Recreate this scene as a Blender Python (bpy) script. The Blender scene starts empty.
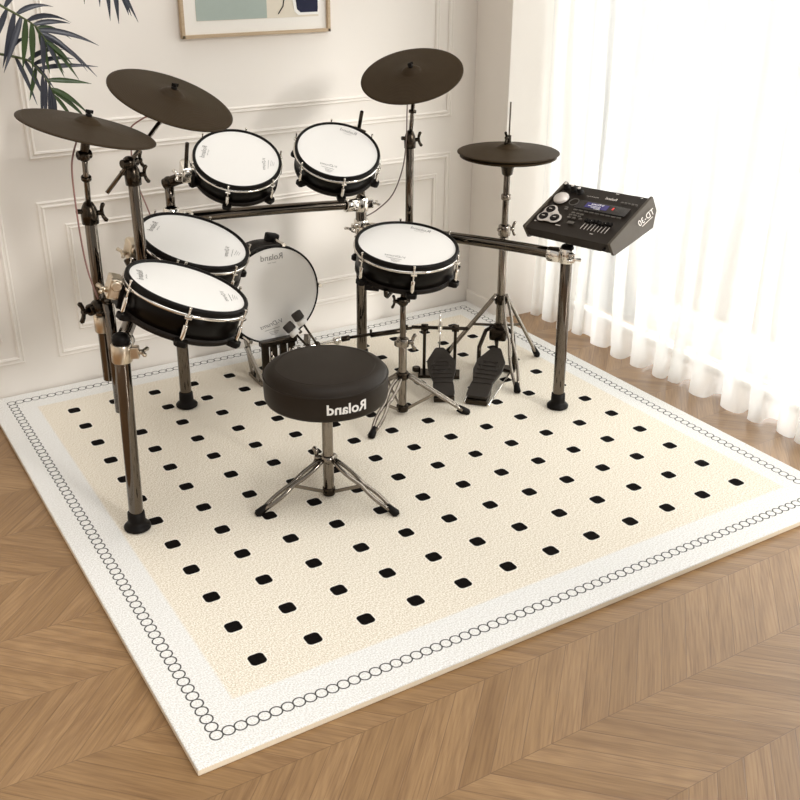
import bpy, bmesh, math, random
from mathutils import Vector, Matrix

random.seed(7)
PI = math.pi
sc = bpy.context.scene
COL = sc.collection

# ------------------------------------------------------------------ node maths helper
class E:
    """a tiny expression wrapper that creates Math nodes"""
    def __init__(self, nt, s): self.nt, self.s = nt, s
    def op(self, kind, *a):
        n = self.nt.nodes.new('ShaderNodeMath'); n.operation = kind
        for i, x in enumerate((self,) + a):
            if isinstance(x, E): self.nt.links.new(x.s, n.inputs[i])
            else: n.inputs[i].default_value = x
        return E(self.nt, n.outputs[0])
    def __add__(self, o): return self.op('ADD', o)
    def __sub__(self, o): return self.op('SUBTRACT', o)
    def __mul__(self, o): return self.op('MULTIPLY', o)
    def __truediv__(self, o): return self.op('DIVIDE', o)
    __radd__ = __add__; __rmul__ = __mul__
    def __rsub__(self, o): return (self * -1.0) + o
    def floor(self): return self.op('FLOOR')
    def abs(self): return self.op('ABSOLUTE')
    def mod(self, m): return self.op('FLOORED_MODULO', m)
    def mx(self, o): return self.op('MAXIMUM', o)
    def mn(self, o): return self.op('MINIMUM', o)
    def lt(self, o): return self.op('LESS_THAN', o)
    def gt(self, o): return self.op('GREATER_THAN', o)
    def sqrt(self): return self.op('SQRT')
    def smooth(self, a, b):
        n = self.nt.nodes.new('ShaderNodeMapRange'); n.interpolation_type = 'SMOOTHSTEP'
        n.inputs['From Min'].default_value = a; n.inputs['From Max'].default_value = b
        self.nt.links.new(self.s, n.inputs['Value']); return E(self.nt, n.outputs['Result'])

def hexc(r, g, b):
    f = lambda c: c / 12.92 if c <= .04045 else ((c + .055) / 1.055) ** 2.4
    return (f(r / 255), f(g / 255), f(b / 255), 1)

def new_mat(name):
    m = bpy.data.materials.new(name); m.use_nodes = True
    nt = m.node_tree; b = nt.nodes['Principled BSDF']
    return m, nt, b

def mix_col(nt, fac, a, b):
    n = nt.nodes.new('ShaderNodeMix'); n.data_type = 'RGBA'
    for idx, x in ((0, fac), (6, a), (7, b)):
        if isinstance(x, E): nt.links.new(x.s, n.inputs[idx])
        elif hasattr(x, 'is_linked'): nt.links.new(x, n.inputs[idx])
        else: n.inputs[idx].default_value = x
    return n.outputs[2]

def noise(nt, vec, scale, detail=2, rough=.5):
    n = nt.nodes.new('ShaderNodeTexNoise'); n.inputs['Scale'].default_value = scale
    n.inputs['Detail'].default_value = detail; n.inputs['Roughness'].default_value = rough
    nt.links.new(vec, n.inputs['Vector']); return E(nt, n.outputs['Fac'])

def obj_coord(nt):
    t = nt.nodes.new('ShaderNodeTexCoord'); return t.outputs['Object']

def sep(nt, v):
    s = nt.nodes.new('ShaderNodeSeparateXYZ'); nt.links.new(v, s.inputs[0])
    return [E(nt, s.outputs[i]) for i in range(3)]

def comb(nt, x, y, z):
    c = nt.nodes.new('ShaderNodeCombineXYZ')
    for i, q in enumerate((x, y, z)):
        if isinstance(q, E): nt.links.new(q.s, c.inputs[i])
        else: c.inputs[i].default_value = q
    return c.outputs[0]

def bump(nt, b, h, strength, dist):
    n = nt.nodes.new('ShaderNodeBump'); n.inputs['Strength'].default_value = strength
    n.inputs['Distance'].default_value = dist
    nt.links.new(h.s, n.inputs['Height']); nt.links.new(n.outputs[0], b.inputs['Normal'])

def simple(name, col, rough=.5, metal=0., coat=0., grain=0., gscale=60, gbump=0., spec=.5):
    """principled material with a faint procedural variation"""
    m, nt, b = new_mat(name)
    b.inputs['Roughness'].default_value = rough; b.inputs['Metallic'].default_value = metal
    b.inputs['Coat Weight'].default_value = coat; b.inputs['Coat Roughness'].default_value = .06
    b.inputs['Specular IOR Level'].default_value = spec
    b.inputs['Base Color'].default_value = col
    if grain or gbump:
        nz = noise(nt, obj_coord(nt), gscale, 3)
        if grain:
            dark = tuple(c * (1 - grain) for c in col[:3]) + (1,)
            lite = tuple(min(1, c * (1 + grain)) for c in col[:3]) + (1,)
            nt.links.new(mix_col(nt, nz, dark, lite), b.inputs['Base Color'])
        if gbump: bump(nt, b, nz, gbump, .002)
    return m

M = {}
M['shell'] = simple('black_lacquer', hexc(9, 6, 4), .3, 0, .05, .2, 14, 0, .12)
M['rubber'] = simple('black_rubber', hexc(15, 11, 8), .5, 0, 0, .15, 80, 0, .14)
M['ringplastic'] = simple('dark_plastic', hexc(24, 18, 13), .5, 0, 0, .1, 60, 0, .16)
M['chrome'] = simple('chrome', hexc(226, 221, 213), .12, 1, 0, .03, 20)
M['satin'] = simple('satin_steel', hexc(205, 192, 172), .3, 1, 0, .05, 40)
M['gun'] = simple('smoked_chrome', hexc(106, 98, 89), .11, 1, 0, .06, 8)
M['gunlight'] = simple('grey_chrome', hexc(138, 130, 120), .18, 1, 0, .06, 12)
M['darkmetal'] = simple('black_metal', hexc(60, 53, 45), .24, 1, 0, .12, 30)
M['bronze'] = simple('pedal_metal', hexc(36, 29, 22), .5, .3, 0, .2, 60, .2)
M['vinyl'] = simple('black_vinyl', hexc(38, 30, 22), .5, 0, 0, .06, 300, .12, .2)
M['piping'] = simple('grey_piping', hexc(88, 82, 75), .45)
M['white_print'] = simple('white_print', hexc(240, 238, 234), .5)
M['grey_print'] = simple('grey_print', hexc(128, 124, 120), .6)
M['cable'] = simple('grey_cable', hexc(120, 105, 98), .5)
M['cablepink'] = simple('pink_cable', hexc(150, 112, 104), .5)
M['module'] = simple('module_black', hexc(34, 26, 18), .45, .1, 0, .06, 120, 0, .28)
M['moduleside'] = simple('module_side', hexc(76, 68, 58), .45, .2, 0, .05, 100, 0, .35)
M['silver'] = simple('silver_plastic', hexc(214, 206, 198), .35, .3)
M['felt'] = simple('beater_felt', hexc(62, 57, 52), .9, 0, 0, .2, 200)
M['beaterwhite'] = simple('white_plastic', hexc(226, 222, 216), .4)

def mat_cymbal():
    m, nt, b = new_mat('cymbal_rubber')
    v = obj_coord(nt); x, y, z = sep(nt, v)
    r = (x * x + y * y).sqrt()
    rings = (r * 900).op('SINE')
    nz = noise(nt, v, 30, 2)
    nt.links.new(mix_col(nt, nz, hexc(46, 34, 19), hexc(55, 43, 27)), b.inputs['Base Color'])
    b.inputs['Roughness'].default_value = .5
    b.inputs['Specular IOR Level'].default_value = .1
    bump(nt, b, rings, .12, .001)
    return m
M['cymbal'] = mat_cymbal()

def mat_head():
    m, nt, b = new_mat('mesh_head')
    v = obj_coord(nt)
    n1 = noise(nt, v, 900, 1)
    nt.links.new(mix_col(nt, n1, hexc(232, 228, 222), hexc(242, 239, 234)), b.inputs['Base Color'])
    b.inputs['Roughness'].default_value = .42
    return m
M['head'] = mat_head()

def mat_wall():
    m, nt, b = new_mat('wall_paint')
    nz = noise(nt, obj_coord(nt), 3, 3)
    nt.links.new(mix_col(nt, nz, hexc(235, 228, 219), hexc(238, 232, 224)), b.inputs['Base Color'])
    b.inputs['Roughness'].default_value = .75
    return m
M['wall'] = mat_wall()

def mat_floor():
    m, nt, b = new_mat('oak_chevron')
    x, y, z = sep(nt, obj_coord(nt))
    W, BX, Y0 = .2445, .0822, -.568
    t = (y - Y0) / W
    k = t.floor()
    par = k.mod(2.0)                       # 0 -> boards lean one way, 1 -> the other
    d = par * 2.0 - 1.0
    s = x + d * (y - Y0) - .031
    idx = (s / BX).floor()
    fs = (s / BX) - idx
    ft = t - k
    wn = nt.nodes.new('ShaderNodeTexWhiteNoise'); wn.noise_dimensions = '2D'
    nt.links.new(comb(nt, idx, k, 0.0), wn.inputs['Vector'])
    rnd = E(nt, wn.outputs['Value'])
    al = (y - d * x) * .7071; ac = (x + d * y) * .7071
    gv = comb(nt, al * 2.2 + rnd * 40.0, ac * 26.0, k + rnd * 7.0)
    g1 = noise(nt, gv, 1.6, 4, .6)
    gv2 = comb(nt, al * 5.0 + rnd * 11.0, ac * 150.0, rnd * 9.0)
    g2 = noise(nt, gv2, 1.5, 2, .6)
    # cathedral figure
    w = nt.nodes.new('ShaderNodeTexWave'); w.wave_type = 'RINGS'; w.rings_direction = 'Z'
    w.inputs['Scale'].default_value = 1.6; w.inputs['Distortion'].default_value = 5.0
    w.inputs['Detail'].default_value = 2.0; w.inputs['Detail Scale'].default_value = 1.0
    nt.links.new(comb(nt, al * 2.4 + rnd * 17.0, ac * 22.0 + rnd * 3.0, 0.0), w.inputs['Vector'])
    fig = E(nt, w.outputs['Fac'])
    c = mix_col(nt, rnd, hexc(144, 111, 72), hexc(162, 128, 88))
    c = mix_col(nt, (g1.smooth(.35, .75)) * .6, c, hexc(114, 82, 50))
    c = mix_col(nt, fig * .16, c, hexc(104, 72, 41))
    c = mix_col(nt, (g2.smooth(.45, .75)) * .45, c, hexc(104, 72, 42))
    e1 = fs.mn(1.0 - fs) * BX * .7071
    e2 = ft.mn(1.0 - ft) * W
    seam = 1.0 - e1.mn(e2).smooth(.0004, .0016)
    c = mix_col(nt, seam * .45, c, hexc(84, 56, 34))
    nt.links.new(c, b.inputs['Base Color'])
    b.inputs['Roughness'].default_value = .34
    b.inputs['Coat Weight'].default_value = .2; b.inputs['Coat Roughness'].default_value = .25
    b.inputs['Specular IOR Level'].default_value = .5
    bump(nt, b, g2 * .3 - seam, .25, .001)
    return m
M['floor'] = mat_floor()

RX0, RX1, RY0, RY1 = -.252, 1.885, -.258, 1.83     # rug outline
def mat_rug():
    m, nt, b = new_mat('woven_rug')
    v = obj_coord(nt)
    x, y, z = sep(nt, v)
    SX, SY = .15, .14463
    # rounded squares
    ix = (x / SX + .5).floor(); iy = (y / SY + .5).floor()
    ux = (x - ix * SX).abs(); uy = (y - iy * SY).abs()
    R, H = .0115, .0205
    qx = (ux - (H - R)).mx(0.0); qy = (uy - (H - R)).mx(0.0)
    dd = (qx * qx + qy * qy).sqrt() - R
    inside = (ix.gt(-.5) * ix.lt(11.5)) * (iy.gt(-.5) * iy.lt(11.5))
    dot = (1.0 - dd.smooth(-.0008, .0012)) * inside
    halo = (1.0 - dd.smooth(.001, .006)) * inside
    # chain border
    CX0, CX1, CY0, CY1 = -.18, 1.823, -.185, 1.765
    NX, NY = 70, 68
    px, py = (CX1 - CX0) / NX, (CY1 - CY0) / NY
    kx = ((x - CX0) / px + .5).floor().mx(0.0).mn(float(NX))
    ky = ((y - CY0) / py + .5).floor().mx(0.0).mn(float(NY))
    def ring(dx, dy):
        r = (dx * dx + dy * dy).sqrt() - .0143
        return 1.0 - r.abs().smooth(.0010, .0026)
    fx = x - kx * px - CX0; fy = y - ky * py - CY0
    ch = None
    for q in (ring(fx, y - CY0), ring(fx, y - CY1), ring(x - CX0, fy), ring(x - CX1, fy)):
        ch = q if ch is None else ch.mx(q)
    # cream field, white border
    mx_ = (x - .825).abs() - .93; my_ = (y - .795).abs() - .893
    border = mx_.mx(my_).smooth(-.006, .006)
    # weave
    sx = (x * 1150.0).op('SINE'); sy = (y * 820.0 + (x * 575.0).op('SINE') * 1.2).op('SINE')
    wv = noise(nt, comb(nt, x * 330.0 + y * 120.0, y * 210.0, 0.0), 1.0, 1, .6)
    big = noise(nt, v, 14, 3)
    field = mix_col(nt, wv.smooth(.3, .7), hexc(202, 189, 165), hexc(252, 246, 235))
    field = mix_col(nt, big * .25, field, hexc(232, 222, 203))
    white = mix_col(nt, wv.smooth(.3, .7), hexc(214, 211, 205), hexc(244, 243, 240))
    c = mix_col(nt, border, field, white)
    c = mix_col(nt, halo * .55, c, hexc(246, 240, 228))
    c = mix_col(nt, ch * .93, c, hexc(28, 26, 25))
    c = mix_col(nt, dot, c, mix_col(nt, wv.smooth(.4, .8), hexc(8, 5, 3), hexc(20, 14, 10)))
    side = z.lt(-.004)
    c = mix_col(nt, side, c, hexc(226, 212, 188))
    nt.links.new(c, b.inputs['Base Color'])
    b.inputs['Roughness'].default_value = .95
    b.inputs['Specular IOR Level'].default_value = .1
    bump(nt, b, wv + sx * sy * .25, .5, .002)
    return m
M['rug'] = mat_rug()

def mat_curtain():
    m, nt, b = new_mat('sheer_voile')
    out = nt.nodes['Material Output']; nt.nodes.remove(b)
    dif = nt.nodes.new('ShaderNodeBsdfDiffuse'); tr = nt.nodes.new('ShaderNodeBsdfTranslucent')
    tp = nt.nodes.new('ShaderNodeBsdfTransparent')
    x, y, z = sep(nt, obj_coord(nt))
    nz = noise(nt, comb(nt, x, y * 500.0, z * 500.0), 1.0, 1)
    c = mix_col(nt, nz, hexc(247, 246, 243), hexc(252, 252, 250))
    nt.links.new(c, dif.inputs['Color']); nt.links.new(c, tr.inputs['Color'])
    m1 = nt.nodes.new('ShaderNodeMixShader'); m1.inputs[0].default_value = .55
    nt.links.new(dif.outputs[0], m1.inputs[1]); nt.links.new(tr.outputs[0], m1.inputs[2])
    m2 = nt.nodes.new('ShaderNodeMixShader'); m2.inputs[0].default_value = .30
    nt.links.new(m1.outputs[0], m2.inputs[1]); nt.links.new(tp.outputs[0], m2.inputs[2])
    nt.links.new(m2.outputs[0], out.inputs['Surface'])
    return m
M['curtain'] = mat_curtain()

def mat_glass():
    m, nt, b = new_mat('window_glass')
    out = nt.nodes['Material Output']; nt.nodes.remove(b)
    gl = nt.nodes.new('ShaderNodeBsdfGlossy'); gl.inputs['Roughness'].default_value = .02
    tp = nt.nodes.new('ShaderNodeBsdfTransparent'); tp.inputs['Color'].default_value = (.97, .98, .98, 1)
    fr = nt.nodes.new('ShaderNodeFresnel'); fr.inputs['IOR'].default_value = 1.35
    mx = nt.nodes.new('ShaderNodeMixShader')
    nt.links.new(fr.outputs[0], mx.inputs[0]); nt.links.new(tp.outputs[0], mx.inputs[1]); nt.links.new(gl.outputs[0], mx.inputs[2])
    nt.links.new(mx.outputs[0], out.inputs['Surface'])
    return m
M['glass'] = mat_glass()

def mat_leaf(name, a, b2):
    m, nt, b = new_mat(name)
    nz = noise(nt, obj_coord(nt), 18, 3)
    nt.links.new(mix_col(nt, nz, a, b2), b.inputs['Base Color'])
    b.inputs['Roughness'].default_value = .38
    return m
M['leaf_dark'] = mat_leaf('leaf_slate', hexc(30, 32, 42), hexc(52, 54, 66))
M['leaf_green'] = mat_leaf('leaf_green', hexc(26, 44, 8), hexc(54, 78, 18))
M['stem'] = simple('palm_stem', hexc(74, 82, 44), .5, 0, 0, .2, 40)
M['trunk'] = simple('palm_trunk', hexc(104, 84, 58), .8, 0, 0, .3, 30, .4)
M['pot'] = simple('pot_ceramic', hexc(206, 200, 190), .4, 0, 0, .04, 20)
M['soil'] = simple('soil', hexc(58, 44, 32), .95, 0, 0, .3, 90, .5)
def mat_wood(name, a, b2):
    m, nt, b = new_mat(name)
    x, y, z = sep(nt, obj_coord(nt))
    g = noise(nt, comb(nt, x * 6.0, y * 60.0, z * 60.0), 2, 4)
    nt.links.new(mix_col(nt, g, a, b2), b.inputs['Base Color']); b.inputs['Roughness'].default_value = .55
    return m
M['oak'] = mat_wood('pale_oak', hexc(166, 142, 112), hexc(200, 178, 148))
M['mat_board'] = simple('mat_board', hexc(240, 236, 228), .8, 0, 0, .02, 200)
M['print_cream'] = simple('print_cream', hexc(226, 217, 199), .8, 0, 0, .02, 60)
M['print_sage'] = simple('print_sage', hexc(168, 180, 172), .8, 0, 0, .03, 60)
M['print_navy'] = simple('print_navy', hexc(18, 22, 52), .8, 0, 0, .05, 60)
M['print_white'] = simple('print_white', hexc(244, 242, 236), .8)
M['print_black'] = simple('print_black', hexc(30, 28, 28), .8)
def mat_screen():
    m, nt, b = new_mat('screen_violet')
    b.inputs['Base Color'].default_value = hexc(40, 36, 64)
    b.inputs['Emission Color'].default_value = hexc(98, 92, 170); b.inputs['Emission Strength'].default_value = .22
    b.inputs['Roughness'].default_value = .2
    return m
M['screen'] = mat_screen()
def mat_led():
    m, nt, b = new_mat('red_led')
    b.inputs['Base Color'].default_value = hexc(150, 40, 36)
    b.inputs['Emission Color'].default_value = hexc(230, 60, 50); b.inputs['Emission Strength'].default_value = .5
    return m
M['led'] = mat_led()
M['screenglass'] = simple('screen_glass', hexc(26, 24, 26), .12, 0, .4)

# ------------------------------------------------------------------ mesh builder
def basis(d):
    d = Vector(d).normalized()
    a = Vector((0, 0, 1)) if abs(d.z) < .95 else Vector((1, 0, 0))
    u = d.cross(a).normalized(); v = d.cross(u).normalized()
    return u, v, d

class MB:
    def __init__(self): self.v, self.f, self.m, self.mi, self.sm = [], [], [], 0, []
    def add(self, vs, fs, smooth=True):
        o = len(self.v); self.v += [Vector(q) for q in vs]
        for f in fs: self.f.append([o + i for i in f]); self.m.append(self.mi); self.sm.append(smooth)
        return self
    def mat(self, i): self.mi = i; return self
    def loft(self, rings, closed=True, caps=True, smooth=True):
        n = len(rings[0]); vs = [q for r in rings for q in r]; fs = []
        for i in range(len(rings) - 1):
            for j in range(n if closed else n - 1):
                k = (j + 1) % n
                fs.append((i * n + j, i * n + k, (i + 1) * n + k, (i + 1) * n + j))
        self.add(vs, fs, smooth)
        if caps and closed:
            o = len(self.v) - len(vs)
            for f in (list(range(n))[::-1], [len(vs) - n + i for i in range(n)]):
                self.f.append([o + i for i in f]); self.m.append(self.mi); self.sm.append(False)
        return self
    def path(self, pts, r, n=12, caps=True):
        """tube through points; r number or list"""
        pts = [Vector(q) for q in pts]; R = r if isinstance(r, (list, tuple)) else [r] * len(pts)
        rings = []; u = None
        for i, q in enumerate(pts):
            d = (pts[min(i + 1, len(pts) - 1)] - pts[max(i - 1, 0)]).normalized()
            if u is None: u = basis(d)[0]
            u = (u - d * u.dot(d)).normalized(); w = d.cross(u)
            rings.append([q + R[i] * (math.cos(2 * PI * j / n) * u + math.sin(2 * PI * j / n) * w) for j in range(n)])
        return self.loft(rings, True, caps)
    def tube(self, a, b, r, n=16): return self.path([a, b], r, n)
    def cyl(self, a, b, r, n=24, bev=None):
        """cylinder with rounded ends"""
        a, b = Vector(a), Vector(b); L = (b - a).length; bev = min(bev if bev is not None else r * .2, L * .45); d = (b - a).normalized()
        return self.path([a, a + d * bev * .01, a + d * bev * .4, a + d * bev, b - d * bev, b - d * bev * .4, b - d * bev * .01, b],
                         [r - bev, r - bev * .85, r - bev * .25, r, r, r - bev * .25, r - bev * .85, r - bev], n)
    def lathe(self, prof, o=(0, 0, 0), ax=(0, 0, 1), n=48):
        """profile of (radius, height) round an axis; radius 0 closes"""
        o = Vector(o); u, v, d = basis(ax)
        if abs(d.z) > .999: u, v, d = Vector((1, 0, 0)), Vector((0, 1, 0)) * (1 if d.z > 0 else -1), d
        rings = [[o + d * h + max(r, 1e-5) * (math.cos(2 * PI * j / n) * u + math.sin(2 * PI * j / n) * v) for j in range(n)] for r, h in prof]
        return self.loft(rings, True, False)
    def torus(self, o, ax, R, r, n=64, m=10):
        prof = [(R + r * math.cos(2 * PI * i / m), r * math.sin(2 * PI * i / m)) for i in range(m + 1)]
        return self.lathe(prof, o, ax, n)
    def box(self, c, s, rot=None, bev=.002):
        """box with chamfered edges, size s, rot = 3x3"""
        bm = bmesh.new(); bmesh.ops.create_cube(bm, size=1)
        for q in bm.verts: q.co = Vector((q.co.x * s[0], q.co.y * s[1], q.co.z * s[2]))
        if bev: bmesh.ops.bevel(bm, geom=bm.edges[:], offset=min(bev, min(s) * .3), segments=2, affect='EDGES', profile=.6)
        bm.verts.index_update(); R = rot if rot is not None else Matrix.Identity(3); c = Vector(c)
        self.add([c + R @ q.co for q in bm.verts], [[q.index for q in f.verts] for f in bm.faces], False)
        bm.free(); return self
    def bar(self, a, b, w, t, side=(0, 0, 1), bev=.0015):
        """flat bar from a to b, width w across `side`-normal, thickness t"""
        a, b = Vector(a), Vector(b); d = (b - a).normalized(); s = Vector(side); s = (s - d * s.dot(d)).normalized(); e = d.cross(s)
        return self.box((a + b) / 2, ((b - a).length, w, t), Matrix((d, e, s)).transposed(), bev)
    def prism(self, poly, fr, h, bev=0):
        """poly 2D points in frame fr (Matrix 4x4), extruded along local z 0..h"""
        bm = bmesh.new(); vs = [bm.verts.new((p[0], p[1], 0)) for p in poly]; f = bm.faces.new(vs)
        r = bmesh.ops.extrude_face_region(bm, geom=[f])
        for q in r['geom']:
            if isinstance(q, bmesh.types.BMVert): q.co.z += h
        bmesh.ops.recalc_face_normals(bm, faces=bm.faces[:])
        if bev: bmesh.ops.bevel(bm, geom=bm.edges[:], offset=bev, segments=2, affect='EDGES', profile=.6)
        bm.verts.index_update()
        self.add([fr @ q.co for q in bm.verts], [[q.index for q in g.verts] for g in bm.faces], False)
        bm.free(); return self
    def ball(self, c, r, n=14, s=(1, 1, 1)):
        c = Vector(c); rings = []
        for i in range(n // 2 + 1):
            a = -PI / 2 + PI * i / (n // 2); rr = max(math.cos(a), 1e-4)
            rings.append([c + Vector((r * s[0] * rr * math.cos(2 * PI * j / n), r * s[1] * rr * math.sin(2 * PI * j / n), r * s[2] * math.sin(a))) for j in range(n)])
        return self.loft(rings, True, False)
    def merge(self, other, fr=None):
        o = len(self.v); self.v += [(fr @ q) if fr is not None else q.copy() for q in other.v]
        for f, m, s in zip(other.f, other.m, other.sm): self.f.append([o + i for i in f]); self.m.append(m); self.sm.append(s)
        return self
    def build(self, name, mats, parent=None, origin=None, recalc=True):
        """link as ONE mesh object; vertices are given in the parent's (or world) space"""
        me = bpy.data.meshes.new(name)
        o_ = Vector(origin) if origin is not None else Vector((0, 0, 0))
        me.from_pydata([tuple(q - o_) for q in self.v], [], self.f)
        for mm in (mats if isinstance(mats, (list, tuple)) else [mats]): me.materials.append(mm)
        for p, i, s in zip(me.polygons, self.m, self.sm): p.material_index = i; p.use_smooth = s
        if recalc:
            bm = bmesh.new(); bm.from_mesh(me); bmesh.ops.recalc_face_normals(bm, faces=bm.faces[:]); bm.to_mesh(me); bm.free()
        me.update()
        o = bpy.data.objects.new(name, me); COL.objects.link(o)
        o.location = o_
        if parent is not None: o.parent = parent
        return o

def tag(o, label, cat, group=None, kind=None):
    if label: o['label'] = label
    if cat: o['category'] = cat
    if group: o['group'] = group
    if kind: o['kind'] = kind
    return o

def thing(name, label, cat, mat4=None, group=None):
    o = bpy.data.objects.new(name, None); COL.objects.link(o)
    o.empty_display_size = .05
    if mat4 is not None: o.matrix_world = mat4
    return tag(o, label, cat, group)

def at(x, y, z=0): return Matrix.Translation((x, y, z))

def local(parent_mat, mb):
    """world-space builder -> parent's space"""
    inv = parent_mat.inverted(); mb.v = [inv @ q for q in mb.v]; return mb

def copy_tree(o, parent=None):
    c = o.copy(); COL.objects.link(c); c.parent = parent
    for ch in list(o.children): copy_tree(ch, c)
    return c

def text_mb(body, size, mirror=True, shear=0., bold=0., subdiv=0):
    """flat lettering centred on the origin, in the XY plane; mirrored as the photograph shows it"""
    cu = bpy.data.curves.new('lettering', 'FONT'); cu.body = body; cu.size = size
    cu.align_x = 'CENTER'; cu.align_y = 'CENTER'; cu.shear = shear; cu.offset = bold; cu.resolution_u = 3
    ob = bpy.data.objects.new('lettering', cu); COL.objects.link(ob)
    dg = bpy.context.evaluated_depsgraph_get(); dg.update()
    me = bpy.data.meshes.new_from_object(ob.evaluated_get(dg))
    mb = MB(); s = -1 if mirror else 1
    mb.add([(s * q.co.x, q.co.y, 0) for q in me.vertices], [list(p.vertices)[::s] for p in me.polygons], False)
    bpy.data.objects.remove(ob); bpy.data.meshes.remove(me); bpy.data.curves.remove(cu)
    return mb

# ------------------------------------------------------------------ room
FZ = -.02          # floor height (rug top is z = 0)
def struct(o): o['kind'] = 'structure'; return o

b = MB(); b.box((.6, -.4, FZ - .05), (7.2, 6.4, .1), bev=0); struct(b.build('floor', M['floor']))
b = MB(); b.box((-.2, 1.90, 1.3), (5.4, .12, 2.7), bev=0); struct(b.build('wall_back', M['wall']))
b = MB(); b.box((2.145, 1.72, 1.3), (.50, .24, 2.7), bev=.003); struct(b.build('wall_right', M['wall']))
b = MB(); b.box((-2.85, -.4, 1.3), (.1, 4.6, 2.7), bev=0); struct(b.build('wall_left', M['wall']))
b = MB(); b.box((2.30, -.9, 3.40), (.12, 5.6, 1.58), bev=0); b.box((2.30, -5.2, 2.1), (.12, 3.1, 4.2), bev=0); struct(b.build('wall_sun_block', M['wall']))  # unseen tall wall above and past the window, added to block stray sun
b = MB(); b.box((1.889, 1.717, .02), (.012, .23, .066), bev=.003); struct(b.build('baseboard_right', M['wall']))

# panel mouldings on the back wall
def moulding(n, x0, x1, z0, z1, w=.024):
    b = MB(); y = 1.841
    prof = [(0, 0), (0, .004), (.2, .0075), (.38, .005), (.55, .005), (.75, .0095), (1, .006), (1, 0)]
    rings = []
    for (x, z, sx, sz) in ((x0, z0, 1, 1), (x1, z0, -1, 1), (x1, z1, -1, -1), (x0, z1, 1, -1), (x0, z0, 1, 1)):
        rings.append([Vector((x + sx * q * w, y - h, z + sz * q * w)) for q, h in prof])
    b.loft(rings, True, False, False)
    struct(b.build('trim_%d' % n, M['wall']))
n = 1
for (x0, x1, z0, z1) in ((-1.9, -.095, .118, .702), (.024, 1.778, .112, .70), (.024, 1.778, .848, 2.3), (-1.9, -.095, .848, 2.3)):
    moulding(n, x0, x1, z0, z1, .026); n += 1
    moulding(n, x0 + .09, x1 - .068, z0 + .095, z1 - .088, .022); n += 1

# window in the right wall, behind the curtain; open unseen stretch added for sun
b = MB()
for y in (1.573, .6, -.32, -3.6): b.box((2.31, y, 1.3), (.05, .05, 2.63), bev=.003)
for z, h in ((-.012, .016), (2.58, .06)): b.box((2.31, -1.04, z), (.046, 5.16, h), bev=.003)
w = struct(b.build('window_1', M['print_white']))
b = MB(); b.box((2.31, .63, 1.3), (.006, 1.88, 2.56), bev=0); b.build('glass_pane', M['glass'], w)

# sheer curtain
def curtain():
    b = MB(); NY, NZ = 300, 26; y0, y1, z0, z1 = 1.575, -.25, FZ + .004, 2.56
    rnd = random.Random(3); folds = []; y = y0
    while y > y1 - .3: folds.append((y, rnd.uniform(.55, 1.25))); y -= rnd.uniform(.07, .17)
    rings = []
    for i in range(NZ + 1):
        t = i / NZ; z = z0 + (z1 - z0) * t; row = []
        flare = 1 + .75 * (1 - t) ** 2
        for j in range(NY + 1):
            y = y0 + (y1 - y0) * j / NY
            k = 0
            ys = y + .020 * math.sin(3.1 * z + 9 * y) * (1 - .5 * t) + .012 * (1 - t)
            x = 0
            while k < len(folds) - 2 and folds[k + 1][0] > ys: k += 1
            u = (folds[k][0] - ys) / (folds[k][0] - folds[k + 1][0]); a = folds[k][1] * .024
            a1 = folds[k + 1][1] * .024
            aa = a + (a1 - a) * max(0, min(1, u))
            x = aa * math.sin(2 * PI * u) * flare + .010 * math.sin(2.7 * y + 1.3) + .006 * math.sin(41 * y + 2 * z)
            ys2 = y + .010 * math.sin(2 * PI * u * 2) * flare
            row.append(Vector((2.095 + x, ys2, z + (.004 * math.sin(31 * y) if i == 0 else 0))))
        rings.append(row)
    b.loft(rings, False, False, True)
    o = b.build('sheer_curtain', M['curtain'], recalc=False)
    tag(o, 'floor length white sheer curtain hanging in soft folds before the window', 'curtain')
curtain()

# ------------------------------------------------------------------ rug
b = MB(); b.box(((RX0 + RX1) / 2, (RY0 + RY1) / 2, FZ / 2), (RX1 - RX0, RY1 - RY0, -FZ), bev=.004)
tag(b.build('area_rug', M['rug']), 'large cream woven rug with black rounded squares and a chain-link border', 'rug')

# ------------------------------------------------------------------ hardware bits
def wing_nut(b, c, ax, s=1.0, up=(0, 0, 1)):
    c = Vector(c); ax = Vector(ax).normalized(); u = Vector(up); u = (u - ax * u.dot(ax)).normalized()
    b.cyl(c, c + ax * .014 * s, .0065 * s, 12)
    for sg in (-1, 1):
        p0 = c + ax * .009 * s; p1 = p0 + u * sg * .012 * s + ax * .003 * s; p2 = p0 + u * sg * .021 * s + ax * .008 * s
        b.path([p0, p1, p2, p2 + u * sg * .003 * s], [.0042 * s, .0048 * s, .0055 * s, .002 * s], 10)
    return b

def clamp_band(b, c, ax, r, h):
    c = Vector(c); ax = Vector(ax).normalized()
    b.lathe([(r * .97, -h / 2), (r + .0055, -h / 2), (r + .007, -h / 2 + .002), (r + .007, h / 2 - .002), (r + .0055, h / 2), (r * .97, h / 2)], c, ax, 28)
    return b

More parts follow.
